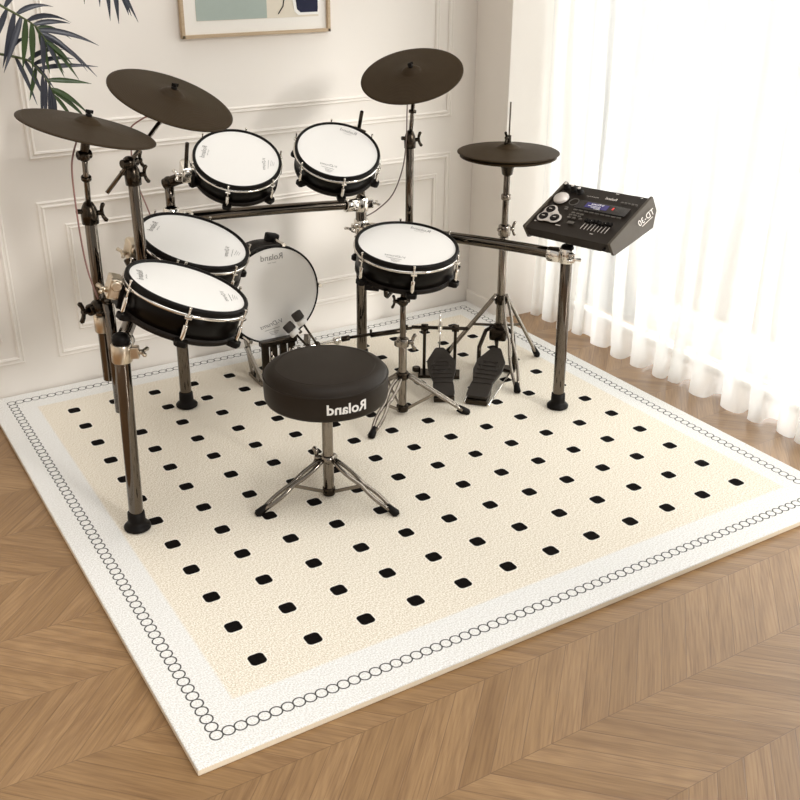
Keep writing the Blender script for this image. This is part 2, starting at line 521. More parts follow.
# ------------------------------------------------------------------ drum pads
def drum_parts(root, R, H, lug_rot=58.):
    """a drum pad in its own frame: z is the drum axis, z = 0 the top of the hoop, logo at +y"""
    s = R / .18
    b = MB(); b.lathe([(R * .90, -.024 * s), (R * .935, -.024 * s), (R * .945, -.028 * s), (R * .945, -H + .016 * s), (R * .90, -H + .014 * s)], n=72)
    b.build('shell', M['shell'], root)
    b = MB(); b.lathe([(0, -H + .002), (R * .86, -H), (R * .93, -H), (R * .965, -H + .004 * s), (R * .965, -H + .018 * s), (R * .94, -H + .021 * s), (R * .90, -H + .021 * s)], n=72)
    b.build('base_ring', M['ringplastic'], root)
    b = MB(); b.lathe([(R * .925, -.006 * s), (R * .94, .0), (R * .955, .003 * s), (R * .985, .002 * s), (R, -.003 * s), (R, -.012 * s), (R * .985, -.016 * s), (R * .94, -.016 * s), (R * .925, -.006 * s)], n=80)
    b.build('hoop', M['rubber'], root)
    b = MB(); b.lathe([(R * .95, -.0165 * s), (R * 1.0, -.0155 * s), (R * 1.02, -.0165 * s), (R * 1.024, -.021 * s), (R * 1.012, -.0255 * s), (R * .95, -.0255 * s)], n=80)
    b.build('rim', M['chrome'], root)
    hd = MB(); hd.lathe([(0, -.0035 * s), (R * .6, -.0035 * s), (R * .94, -.0038 * s)], n=80)
    hd.mat(1)
    lg = text_mb('Roland', .027 * s, True)
    lg.m = [1] * len(lg.f); hd.merge(lg, Matrix.Translation((0, R * .76, -.0029 * s)))
    sub = text_mb('mesh head', .008 * s, True); sub.m = [1] * len(sub.f); hd.merge(sub, Matrix.Translation((0, R * .665, -.0029 * s)))
    sc_ = text_mb('V-Drums', .020 * s, True, .35); sc_.m = [1] * len(sc_.f)
    hd.merge(sc_, Matrix.Translation((0, -R * .60, -.0029 * s)) @ Matrix.Rotation(.12, 4, 'Z'))
    hd.mat(1).box((0, -R * .70, -.0029 * s), (R * .30, .0014 * s, .0004), Matrix.Rotation(.1, 3, 'Z'), 0)
    for k in range(3): hd.box((R * .05, -R * (.75 + .035 * k), -.0029 * s), (R * (.20 - .04 * k), .0010 * s, .0004), None, 0)
    hd.build('drum_head', [M['head'], M['grey_print']], root, recalc=False)
    for k in range(6):
        a = math.radians(lug_rot + 60 * k); e = Vector((math.cos(a), math.sin(a), 0))
        zt = Vector((0, 0, 1))
        b = MB(); p = e * (R * 1.045)
        b.cyl(p - zt * (H - .016 * s), p - zt * .046 * s, .0068 * s, 14, .0012)
        b.cyl(p - zt * .047 * s, p + zt * .002 * s, .0030 * s, 10, .0008)
        b.cyl(p + zt * .0 * s, p + zt * .007 * s, .0042 * s, 10, .001)
        rm = Matrix((Vector((-e.y, e.x, 0)), e, zt)).transposed()
        b.box(e * (R * 1.02) - zt * .0235 * s, (.020 * s, .022 * s, .007 * s), rm, .0015)
        lug = b.build('lug', M['chrome'], root)
        f = MB()
        poly = [(-.019 * s, -.01 * s), (.019 * s, -.01 * s), (.018 * s, R * .10), (.012 * s, R * .15), (-.012 * s, R * .15), (-.018 * s, R * .10)]
        fr = Matrix.Translation(e * (R * .96) - zt * (H + .001)) @ rm.to_4x4()
        f.prism(poly, fr, .017 * s, .0022 * s)
        ft = f.build('lug_foot', M['rubber'], lug); ft['label'] = 'black rubber lug foot'

def pad_matrix(c, nrm, logo_deg):
    n_ = Vector(nrm).normalized(); X = Vector((1, 0, 0)); X = (X - n_ * X.dot(n_)).normalized(); Y = n_.cross(X)
    R3 = Matrix((X, Y, n_)).transposed().to_4x4()
    return Matrix.Translation(c) @ R3 @ Matrix.Rotation(math.radians(logo_deg - 90), 4, 'Z')

GP = 'tom pads on the rack'
PT = {}
PT['T1'] = pad_matrix((.144, .671, .718), (.312, -.138, .94), 162)
tom = thing('tom_drum', 'larger black tom pad in front, nearest the left front rack post', 'drum', PT['T1'], GP)
drum_parts(tom, .167, .102)
def dup(src, m4, label, group=None):
    c = copy_tree(src); c.matrix_world = m4; c['label'] = label
    if group: c['group'] = group
    return c
PT['T2'] = pad_matrix((.332, 1.112, .706), (.211, -.262, .942), 144)
dup(tom, PT['T2'] @ Matrix.Scale(.174 / .167, 4), 'larger black tom pad standing just behind the frontmost tom')
PT['T3'] = pad_matrix((.569, 1.30, .898), (-.063, -.481, .875), 149)
dup(tom, PT['T3'] @ Matrix.Scale(.145 / .167, 4), 'small raised tom pad on the left, below the upper crash cymbal')
PT['T4'] = pad_matrix((.903, 1.229, .903), (-.092, -.47, .878), 45)
dup(tom, PT['T4'] @ Matrix.Scale(.145 / .167, 4), 'small raised tom pad on the right, above the kick drum')
PT['SN'] = pad_matrix((1.066, 1.044, .600), (-.007, -.17, .985), 38)
snare = thing('snare_drum', 'black snare pad with white head held on a chrome tripod stand', 'drum', PT['SN'])
drum_parts(snare, .180, .110)
b = MB(); b.box((-.06, -.150, -.112), (.05, .03, .024), Matrix.Rotation(.3, 3, 'Z'), .003); b.build('jack_box', M['rubber'], snare)

# ------------------------------------------------------------------ kick drum
KC = Vector((.762, 1.5, .327)); KR = .19
kick = thing('kick_drum', 'upright white-headed kick drum pad facing the stool at the back', 'drum', at(KC.x, KC.y, 0))
KM = at(KC.x, KC.y, 0)
KF = Matrix.Translation((0, 0, KC.z)) @ Matrix(((1, 0, 0, 0), (0, 0, -1, 0), (0, 1, 0, 0), (0, 0, 0, 1)))   # local z -> world -y
def kbuild(b, name, mats, recalc=True):
    b.v = [KF @ q for q in b.v]; return b.build(name, mats, kick, recalc=recalc)
b = MB(); b.lathe([(KR * .9, -.018), (KR * .965, -.018), (KR * .965, -.13), (KR * .90, -.15), (KR * .6, -.155), (0, -.155)], n=80); kbuild(b, 'shell', M['ringplastic'])
b = MB(); b.lathe([(KR * .955, -.005), (KR * .965, .001), (KR * .985, .002), (KR, -.004), (KR, -.024), (KR * .98, -.028), (KR * .93, -.028)], n=90); kbuild(b, 'hoop', M['rubber'])
hd = MB(); hd.lathe([(0, -.001), (KR * .7, -.0012), (KR * .965, -.002)], n=90)
lg = text_mb('Roland', .033, True); lg.m = [1] * len(lg.f); hd.merge(lg, Matrix.Translation((0, .148, .0)))
lg = text_mb('mesh head', .008, True); lg.m = [1] * len(lg.f); hd.merge(lg, Matrix.Translation((0, .128, .0)))
lg = text_mb('V-Drums', .026, True, .35); lg.m = [1] * len(lg.f); hd.merge(lg, Matrix.Translation((-.012, -.112, .0)) @ Matrix.Rotation(.15, 4, 'Z'))
hd.mat(1).box((-.012, -.132, .0), (.062, .0016, .0004), Matrix.Rotation(.12, 3, 'Z'), 0)
for k in range(3): hd.box((-.006, -.143 - .006 * k, .0), (.04 - .008 * k, .0012, .0004), None, 0)
kbuild(hd, 'drum_head', [M['head'], M['grey_print']], recalc=False)
for deg in (75, 2, 178, 122, 238, 302):
    a = math.radians(deg); e = Vector((math.cos(a), math.sin(a), 0))
    b = MB(); b.cyl(e * KR * 1.03 + Vector((0, 0, -.012)), e * KR * 1.03 + Vector((0, 0, -.095)), .006, 12)
    b.cyl(e * KR * 1.03 + Vector((0, 0, .004)), e * KR * 1.03 + Vector((0, 0, -.012)), .0085, 12)
    kbuild(b, 'lug', M['chrome'])
    b = MB(); b.box(e * KR * 1.03 + Vector((0, 0, -.105)), (.036, .05, .034), Matrix.Rotation(a, 3, 'Z'), .008); kbuild(b, 'lug_block', M['rubber'])
# floor stand of the kick: two splayed chrome legs and a dark bracket
for sx in (-1, 1):
    b = MB(); p0 = Vector((sx * .128, -.014, .150)); p1 = Vector((sx * .088, -.06, .012))
    b.bar(p0, p1, .012, .034, (0, -1, 0)); b.bar(p0 + Vector((-sx * .03, .07, 0)), p1 + Vector((-sx * .005, .10, 0)), .012, .03, (0, -1, 0))
    b.bar(p1 + Vector((0, -.012, -.004)), p1 + Vector((-sx * .004, .115, -.004)), .026, .014, (0, 0, 1))
    b.build('support_leg', M['gunlight'], kick)
b = MB()
for dx in (-.055, -.02, .02, .055): b.box((dx, -.02, .085), (.028, .014, .15), None, .003)
b.box((0, -.02, .150), (.15, .03, .022), None, .004); b.box((0, -.04, .010), (.17, .09, .018), None, .004)
b.build('mounting_bracket', M['darkmetal'], kick)
b = MB()
for dx in (-.035, .04): b.cyl((dx, -.03, .1), (dx, -.05, .1), .006, 10); b.cyl((dx, -.034, .06), (dx, -.034, .12), .004, 10)
b.build('bracket_bolts', M['chrome'], kick)

# ------------------------------------------------------------------ rack
L0, L1 = Vector((-.057, .712, 0)), Vector((-.047, .692, .60))
M0, M1 = Vector((.361, 1.417, 0)), Vector((.376, 1.437, .715))
Q0, Q1 = Vector((1.108, 1.445, 0)), Vector((1.116, 1.453, .655))
R0, R1 = Vector((1.515, .719, 0)), Vector((1.507, .723, .60))
rack = thing('drum_rack', 'smoked chrome tubular drum rack on four round-footed posts', 'drum rack', at(.7, 1.1, 0))
RK = at(.7, 1.1, 0)
def rbuild(b, name, m, label=None):
    o = local(RK, b).build(name, m, rack)
    if label: o['label'] = label
    return o
TR = .0205
for p0, p1 in ((L0, L1), (M0, M1), (Q0, Q1), (R0, R1)):
    b = MB(); b.cyl(p0 + Vector((0, 0, .02)), p1, TR, 28, .003); post = rbuild(b, 'post', M['gun'])
    f = MB(); f.lathe([(0, .0), (.033, .0), (.0385, .004), (.039, .010), (.034, .016), (.026, .022), (.0255, .028), (.0245, .055), (.022, .058), (TR * .9, .058)], p0, (0, 0, 1), 36)
    ft = local(RK, f).build('rubber_foot', M['rubber'], post); ft['label'] = 'black round rubber foot'
# horizontal tubes
def arc(a, b_, bow, n=14):
    a, b_ = Vector(a), Vector(b_); d = b_ - a; side = Vector((d.y, -d.x, 0)).normalized()
    return [a + d * t + side * bow * 4 * t * (1 - t) for t in [i / n for i in range(n + 1)]]
zL = .565
La, Lb = Vector((-.05, .70, zL)), Vector((.372, 1.43, zL + .01))
b = MB(); b.path(arc(La, Lb, -.02), .0195, 24); rbuild(b, 'side_bar', M['gun'])
Ba, Bb = Vector((.375, 1.434, .688)), Vector((1.115, 1.452, .640))
b = MB(); b.path(arc(Ba, Bb, -.02), .0185, 24); rbuild(b, 'rear_bar', M['gun'])
Ra, Rb = Vector((1.114, 1.451, .548)), Vector((1.508, .722, .572))
b = MB(); b.path(arc(Ra, Rb, -.035), .0195, 24); rbuild(b, 'side_bar', M['gun'])
# clamps with wing nuts
for p0, p1, z, m, dirs in ((L0, L1, .558, 'satin', (.9, -.45)), (M0, M1, .70, 'chrome', (.8, -.6)), (M0, M1, .575, 'chrome', (-.8, -.6)), (Q0, Q1, .64, 'chrome', (.95, -.3)), (Q0, Q1, .556, 'chrome', (-.95, -.3)), (R0, R1, .575, 'chrome', (-.3, -.95))):
    c = p0 + (p1 - p0) * (z / p1.z); b = MB(); clamp_band(b, c, p1 - p0, TR, .052)
    dv = Vector((dirs[0], dirs[1], 0)).normalized(); sv = Vector((-dv.y, dv.x, 0))
    b.box(c + dv * (TR + .013), (.026, .022, .034), Matrix((dv, sv, Vector((0, 0, 1)))).transposed(), .004)
    wing_nut(b, c + dv * (TR + .025), dv, 1.1, sv)
    rbuild(b, 'clamp', M[m])
# sleeve joints of the bars at the posts
for pt, d in ((La, Lb - La), (Lb, La - Lb), (Ba, Bb - Ba), (Bb, Ba - Bb), (Ra, Rb - Ra), (Rb, Ra - Rb)):
    d = d.normalized(); b = MB(); clamp_band(b, pt + d * .045, d, .0195, .046); b.box(pt + d * .024, (.03, .03, .044), Matrix((d, Vector((-d.y, d.x, 0)).normalized(), Vector((0, 0, 1)))).transposed(), .004)
    rbuild(b, 'joint', M['chrome'])
for p1 in (L1, R1):
    b = MB(); b.lathe([(TR * 1.02, -.016), (TR * 1.12, -.014), (TR * 1.12, .0), (TR * .95, .009), (TR * .5, .014), (0, .015)], p1, (0, 0, 1), 28); rbuild(b, 'end_cap', M['rubber'])

# tom mounts: post tube, elbow, ball clamp and L rod
def tom_mount(label, pts, pad, k_ang, mt='chrome', rod=None):
    """pts: path from the rack to beside the pad"""
    base = Vector(pts[0]); m4 = Matrix.Translation(base)
    t = thing('tom_mount', label, 'drum mount', m4, 'tom mounts clamped to the rack')
    b = MB(); b.path(pts[:2], .0155, 20); local(m4, b).build('upright_tube', M['gun'], t)
    e = Vector(pts[1]); nx = Vector(pts[2]); d = (nx - e).normalized()
    b = MB(); b.ball(e, .022); b.cyl(e - d * .020, e + d * .055, .019, 20, .004); local(m4, b).build('elbow', M['darkmetal'], t)
    b = MB(); b.path([e + d * .02] + [Vector(q) for q in pts[2:]], .0085, 14); local(m4, b).build('rod', M['gun'], t)
    en = Vector(pts[-1])
    zx = (pad.to_3x3() @ Vector((0, 0, 1))).normalized(); out = (en - pad.translation); out = (out - zx * out.dot(zx)).normalized(); tv = zx.cross(out)
    rm = Matrix((out, tv, zx)).transposed()
    b = MB(); b.box(en, (.034, .05, .058), rm, .006); b.cyl(en - tv * .034 + zx * .012, en + tv * .034 + zx * .012, .014, 16); wing_nut(b, en + out * .016 - zx * .012, out, 1.1, tv)
    local(m4, b).build('clamp', M[mt], t)
    b = MB(); b.box(en - out * .019 - zx * .02, (.012, .055, .06), rm, .004); local(m4, b).build('mount_plate', M['rubber'], t)
    if rod is not None:
        b = MB(); b.cyl(Vector(rod[0]), Vector(rod[1]), .0065, 14); local(m4, b).build('rod_end', M['darkmetal'], t)
def pad_side(key, deg_world, R, down):
    """a point just outside a pad's shell, in the direction of a world azimuth"""
    m = PT[key]; zx = (m.to_3x3() @ Vector((0, 0, 1))).normalized()
    e = Vector((math.cos(math.radians(deg_world)), math.sin(math.radians(deg_world)), 0)); e = (e - zx * e.dot(zx)).normalized()
    return m.translation + e * (R * .965 + .029) - zx * down, zx, e
c3, z3, e3 = pad_side('T3', 172, .145, .04)
tom_mount('jointed mount on the rear rack post, reaching to the left raised tom',
          [M1, M1 + Vector((.002, .004, .095)), M1 + Vector((.012, -.004, .10)), c3 - Vector((0, 0, .02)), c3], PT['T3'], 0, 'chrome', (c3 + z3 * .02, c3 + z3 * .115))
c4, z4, e4 = pad_side('T4', 40, .145, .055)
tom_mount('jointed mount under the right raised tom, on the post behind the snare',
          [Q1, Q1 + Vector((-.004, -.006, .075)), Q1 + Vector((-.015, -.015, .11)), c4 - Vector((0, 0, .02)), c4], PT['T4'], 0, 'chrome', (c4 + z4 * .02, c4 + z4 * .108))
c1, z1, e1 = pad_side('T1', 172, .167, .04)
tom_mount('chrome mount at the left edge of the frontmost tom',
          [Vector((-.02, .880, .30)), Vector((-.022, .866, .655)), Vector((-.024, .84, .672)), c1 - Vector((.0, -.02, .02)), c1], PT['T1'], 0, 'satin')
c2, z2, e2 = pad_side('T2', 182, .174, .04)
tom_mount('chrome mount at the left edge of the second tom from the front',
          [Vector((.20, 1.130, zL + .02)), Vector((.135, 1.085, .635)), Vector((.13, 1.09, .65)), c2 - Vector((.0, .0, .02)), c2], PT['T2'], 0, 'satin')

# ------------------------------------------------------------------ cymbals
def cymbal_mesh(R, bell=.20, rise=.10):
    s = R
    prof = [(0, s * (.140 + rise * .35)), (s * .05, s * (.138 + rise * .35)), (s * bell * .6, s * (.117 + rise * .32)), (s * bell * .92, s * (.068 + rise * .3)), (s * bell * 1.0, s * (.058 + rise * .29)), (s * bell * 1.06, s * (.055 + rise * .28)), (s * .45, s * .060), (s * .72, s * .028), (s * .93, s * .006), (s * .985, s * .001), (s, -s * .008), (s * 1.0, -s * .018), (s * .985, -s * .024), (s * .93, -s * .022), (s * .7, s * .0), (s * .3, s * .03), (s * .1, s * .05), (0, s * .05)]
    return MB().lathe(prof, n=96)
def cymbal_matrix(c, nrm):
    n_ = Vector(nrm).normalized(); X = Vector((1, 0, 0)); X = (X - n_ * X.dot(n_)).normalized()
    return Matrix.Translation(c) @ Matrix((X, n_.cross(X), n_)).transposed().to_4x4()
CA = cymbal_matrix((-.028, .838, 1.121), (.241, -.092, .966))
CB = cymbal_matrix((.255, .994, 1.150), (.239, -.318, .917))
CR = cymbal_matrix((1.215, 1.262, 1.120), (-.324, -.247, .913))
def cymbal(name, label, m4, R, group=None):
    t = thing(name, label, 'cymbal', m4, group)
    cymbal_mesh(R).build('cymbal_pad', M['cymbal'], t)
    b = MB(); b.cyl((0, 0, R * .15), (0, 0, R * .15 + .010), .0085, 16); b.cyl((0, 0, R * .15 + .008), (0, 0, R * .15 + .019), .005, 12)
    b.box((0, 0, R * .15 + .016), (.020, .005, .009), None, .0015); b.build('wing_nut', M['rubber'], t)
    return t
cymbal('crash_cymbal', 'dark brown crash cymbal lowest and furthest forward on the left', CA, .175, 'crash cymbals on the left')
cymbal('crash_cymbal', 'dark brown crash cymbal tilted on a boom above the left tom', CB, .178, 'crash cymbals on the left')
cymbal('ride_cymbal', 'dark brown ride cymbal high above the snare, tilted forward', CR, .179)

# cymbal stands clamped on the rack
def cymbal_stand(label, lo, hi, m4, boom=None, knob=None, clamp_z=.565, low_r=.0165):
    base = Vector(lo); mm = Matrix.Translation(base)
    t = thing('cymbal_stand', label, 'cymbal stand', mm, 'cymbal stands clamped to the rack')
    lo, hi = Vector(lo), Vector(hi)
    b = MB(); b.cyl(lo, hi, low_r, 22, .004); local(mm, b).build('tube', M['gun'], t)
    if lo.z < clamp_z - .02:
        b = MB(); c = lo + (hi - lo) * ((clamp_z - lo.z) / (hi.z - lo.z)); clamp_band(b, c, (0, 0, 1), low_r, .05)
        local(mm, b).build('clamp', M['satin'], t)
        b = MB(); b.ball(c + Vector((-.006, -.012, .055)), .027, 16, (1, 1, .8)); b.cyl(c + Vector((-.04, -.02, .05)), c + Vector((.03, .01, .055)), .017, 16, .004); wing_nut(b, c + Vector((-.042, -.02, .05)), (-1, -.3, 0), 1.3)
        local(mm, b).build('clamp_block', M['darkmetal'], t)
    axis = (m4.to_3x3() @ Vector((0, 0, 1))).normalized(); cb = m4.translation - axis * .004
    b = MB(); b.lathe([(low_r, -.03), (low_r + .006, -.028), (low_r + .007, 0), (low_r + .003, .016), (.012, .03), (.006, .034), (0, .035)], hi, (0, 0, 1), 22)
    wing_nut(b, hi + Vector((low_r + .004, -.008, 0)), (.9, -.4, .1), 1.1); b.cyl(hi + Vector((0, 0, .005)), hi + Vector((-low_r - .018, .004, .008)), .007, 12)
    local(mm, b).build('height_lock', M['darkmetal'], t)
    if boom is None:
        tp = cb - axis * .055; rt = Vector((tp.x, tp.y, tp.z - .012))
        b = MB(); b.path([hi, hi + (rt - hi) * .5, rt], .0075, 14); local(mm, b).build('rod', M['gun'], t)
        b = MB(); clamp_band(b, hi + (rt - hi) * .62, rt - hi, .0065, .012); local(mm, b).build('stop_ring', M['darkmetal'], t)
        b = MB(); b.ball(rt, .016, 14, (1, 1, 1.1)); b.cyl(rt - Vector((.018, .004, -.002)), rt + Vector((.018, .004, .002)), .012, 14); b.cyl(rt, cb, .0115, 14)
        b.cyl(cb - axis * .012, cb + axis * .01, .016, 18)
        local(mm, b).build('tilter', M['darkmetal'], t)
        b = MB(); b.cyl(cb, cb + axis * .045, .004, 10); local(mm, b).build('spindle', M['chrome'], t)
    else:
        c0 = Vector(boom); d = (cb - axis * .03 - c0).normalized(); piv = c0 + d * (hi.z + .035 - c0.z) / d.z
        b = MB(); b.path([c0, cb - axis * .035], .0062, 14); local(mm, b).build('boom_rod', M['gun'], t)
        b = MB(); b.ball(piv, .020); b.cyl(piv - Vector((.024, .01, 0)), piv + Vector((.026, .01, 0)), .013, 16); wing_nut(b, piv + Vector((.026, .01, 0)), (1, .3, .2), 1.1); b.cyl(hi, piv, .011, 14)
        local(mm, b).build('boom_clamp', M['darkmetal'], t)
        b = MB(); b.ball(cb - axis * .035, .013); b.cyl(cb - axis * .04, cb + axis * .008, .0095, 14); b.cyl(cb - axis * .014, cb + axis * .008, .015, 16)
        local(mm, b).build('tilter', M['darkmetal'], t)
        b = MB(); b.cyl(cb, cb + axis * .045, .004, 10); local(mm, b).build('spindle', M['chrome'], t)
    return t
cymbal_stand('straight black tube stand hanging left, carrying the lowest crash', (-.03, .925, .385), (-.032, .905, .885), CA)
cymbal_stand('boom stand with slanting rod behind the front toms', (.137, 1.032, .505), (.135, 1.03, .945), CB, boom=(.059, 1.041, .90), clamp_z=.56)
cymbal_stand('slim black stand rising behind the snare under the ride', (1.21, 1.262, .575), (1.21, 1.262, .90), CR, clamp_z=.575, low_r=.0145)

# ------------------------------------------------------------------ tripod helper
def tripod_leg(parent, m4, top, foot, strut_from, wide=True, mat='gunlight'):
    """double-braced flat leg with a rubber foot and a strut"""
    top, foot = Vector(top), Vector(foot); d = (foot - top).normalized(); side = d.cross(Vector((0, 0, 1))).normalized()
    b = MB(); n = 12; L = (foot - top).length - .03
    for sg in (-1, 1):
        pts = []
        for i in range(n + 1):
            t = i / n; w = .0055 + .0075 * (abs(math.sin(2 * PI * t)) if wide else .6)
            pts.append(top + d * L * t + side * sg * w)
        b.path(pts, .0064, 8)
    leg = local(m4, b).build('leg', M[mat], parent)
    f = MB(); f.path([foot - d * .045, foot - d * .03, foot - d * .008, foot], [.009, .0115, .0135, .008], 12)
    f.v = [Vector((q.x, q.y, max(q.z, .0005))) for q in f.v]
    local(m4, f).build('rubber_foot', M['rubber'], leg)
    mid = top + d * L * .52
    s = MB(); s.bar(Vector(strut_from), mid, .011, .0045, side); local(m4, s).build('strut', M[mat], parent)

# ------------------------------------------------------------------ stool
SC = Vector((.508, .592, 0)); SM = Matrix.Translation(SC)
stool = thing('drum_stool', 'round black padded drum stool on a chrome tripod, front of the kit', 'stool', SM)
R_ = .1815
b = MB(); b.lathe([(0, .338), (R_ * .9, .335), (R_ * .985, .339), (R_, .347), (R_ * 1.008, .385), (R_ * 1.0, .412)], n=96)
b.lathe([(R_ * 1.0, .412), (R_ * .985, .4195), (R_ * .93, .430), (R_ * .84, .4375), (R_ * .8, .4385), (R_ * .5, .441), (0, .442)], n=96)
cush = b.build('cushion', M['vinyl'], stool)
b = MB(); b.torus((0, 0, .413), (0, 0, 1), R_ * 1.0, .0022, 110, 8); b.torus((0, 0, .4385), (0, 0, 1), R_ * .8, .0012, 100, 6); b.build('piping', M['vinyl'], cush)
lg = text_mb('Roland', .043, True, 0, .0012)
# wrap the lettering round the side of the cushion
az = math.atan2(-1.832 - .592, -.73 - .508) + math.radians(18.5)
q = []
for v in lg.v:
    a = az + v.x / (R_ * 1.007); rr = R_ * 1.007 + .0012
    q.append(Vector((rr * math.cos(a), rr * math.sin(a), .377 + v.y)))
lg.v = q; lo = lg.build('logo', M['white_print'], cush, recalc=False); lo['label'] = 'white mirrored lettering'
b = MB(); b.cyl((0, 0, .012), (0, 0, .345), .0165, 24, .003); b.lathe([(.0166, .118), (.021, .119), (.0225, .128), (.021, .14), (.0166, .141)], (0, 0, 0), (0, 0, 1), 28)
b.lathe([(.06, .345), (.058, .338), (.03, .330), (.0165, .318)], n=32)
b.build('column', M['gunlight'], stool)
b = MB(); b.cyl((0, 0, .004), (0, 0, .030), .0195, 24, .003); b.build('lower_collar', M['darkmetal'], stool)
b = MB(); wing_nut(b, (-.018, .012, .130), (-.8, .55, .1), 1.4, (.2, .2, 1)); b.build('wing_nut', M['gunlight'], stool)
for fx, fy in ((.265, .596), (.627, .379), (.634, .801)):
    d = Vector((fx - SC.x, fy - SC.y, 0)).normalized()
    tripod_leg(stool, SM, SC + d * .022 + Vector((0, 0, .128)), (fx, fy, .002), SC + d * .018 + Vector((0, 0, .018)))

# ------------------------------------------------------------------ snare stand
NC = Vector((1.002, .965, 0)); NM = Matrix.Translation(NC)
ss = thing('snare_stand', 'chrome tripod snare stand standing behind the drum stool', 'drum stand', NM)
b = MB(); b.cyl((0, 0, .012), (0, 0, .29), .0145, 22, .003); b.build('lower_tube', M['gunlight'], ss)
b = MB(); b.cyl((0, 0, .27), (0, 0, .415), .0105, 18, .002); b.build('upper_tube', M['gun'], ss)
b = MB(); clamp_band(b, (0, 0, .275), (0, 0, 1), .0145, .03); wing_nut(b, (.018, -.01, .275), (.9, -.4, 0), 1.3); b.box((-.02, .0, .275), (.02, .02, .02), None, .003)
b.build('height_clamp', M['gunlight'], ss)
b = MB(); b.ball((.0, 0, .425), .019); b.cyl((-.022, .0, .43), (.022, -.004, .43), .012, 14); b.cyl((.0, 0, .42), (.016, .012, .475), .012, 14); wing_nut(b, (-.024, 0, .43), (-1, 0, .1), 1.0)
b.build('tilter', M['darkmetal'], ss)
sn_n = Vector((-.007, -.17, .985)).normalized(); sn_c = Vector((1.066, 1.044, .600)) - sn_n * .112
b = MB(); hub = sn_c - sn_n * .012 - NC
b.cyl(Vector((.016, .012, .475)), hub, .011, 14)
for k in range(3):
    a = math.radians(100 + 120 * k); e = Vector((math.cos(a), math.sin(a), 0)); e = (e - sn_n * e.dot(sn_n)).normalized()
    b.path([hub, hub + e * .10 - sn_n * .006, hub + e * .172 - sn_n * .002, hub + e * .190 + sn_n * .012, hub + e * .193 + sn_n * .035], [.007, .007, .0065, .0065, .0085], 12)
b.build('basket', M['darkmetal'], ss)
b = MB(); clamp_band(b, (0, 0, .150), (0, 0, 1), .0145, .026); b.build('leg_collar', M['darkmetal'], ss)
b = MB(); clamp_band(b, (0, 0, .022), (0, 0, 1), .0145, .022); b.build('leg_collar', M['darkmetal'], ss)
for fx, fy in ((1.205, .837), (.803, .851), (1.02, 1.20)):
    d = Vector((fx - NC.x, fy - NC.y, 0)).normalized()
    tripod_leg(ss, NM, NC + d * .02 + Vector((0, 0, .150)), (fx, fy, .002), NC + d * .018 + Vector((0, 0, .02)), wide=(fx < 1))

# ------------------------------------------------------------------ hi-hat stand and pads
HC = Vector((1.614, 1.216, 0)); HM = Matrix.Translation(HC)
hh = thing('hi_hat_stand', 'tall chrome hi-hat stand with foot pedal, on the right', 'hi-hat stand', HM)
b = MB(); b.cyl((0, 0, .10), (0, 0, .50), .0175, 24, .003); b.build('lower_tube', M['gunlight'], hh)
b = MB(); b.cyl((0, 0, .48), (0, 0, .745), .0125, 20, .002); b.build('upper_tube', M['gun'], hh)
b = MB(); clamp_band(b, (0, 0, .525), (0, 0, 1), .0165, .04); wing_nut(b, (.02, -.008, .53), (.95, -.3, 0), 1.2); b.cyl((-.03, .004, .53), (0, 0, .53), .007, 12); clamp_band(b, (0, 0, .655), (0, 0, 1), .012, .02); b.build('height_clamp', M['gunlight'], hh)
b = MB(); b.lathe([(.0125, .735), (.020, .742), (.024, .765), (.036, .780), (.037, .806), (.03, .812), (0, .812)], n=28); b.cyl((-.03, -.012, .785), (-.05, -.02, .785), .006, 12); b.build('sensor_seat', M['darkmetal'], hh)
b = MB(); b.cyl((0, 0, .80), (0, 0, 1.005), .0033, 10); b.build('pull_rod', M['gun'], hh)
b = MB(); clamp_band(b, (0, 0, .245), (0, 0, 1), .0175, .036); b.build('leg_collar', M['darkmetal'], hh)
b = MB(); clamp_band(b, (0, 0, .115), (0, 0, 1), .0175, .05); b.build('leg_collar', M['darkmetal'], hh)
for fx, fy in ((1.430, 1.330), (1.748, 1.125)):
    d = Vector((fx - HC.x, fy - HC.y, 0)).normalized()
    tripod_leg(hh, HM, HC + d * .02 + Vector((0, 0, .262)), (fx, fy, .002), HC + d * .018 + Vector((0, 0, .135)), wide=False)
tripod_leg(hh, HM, HC + Vector((.004, -.022, .262)), (1.46, .885, .002), HC + Vector((-.004, -.02, .14)))
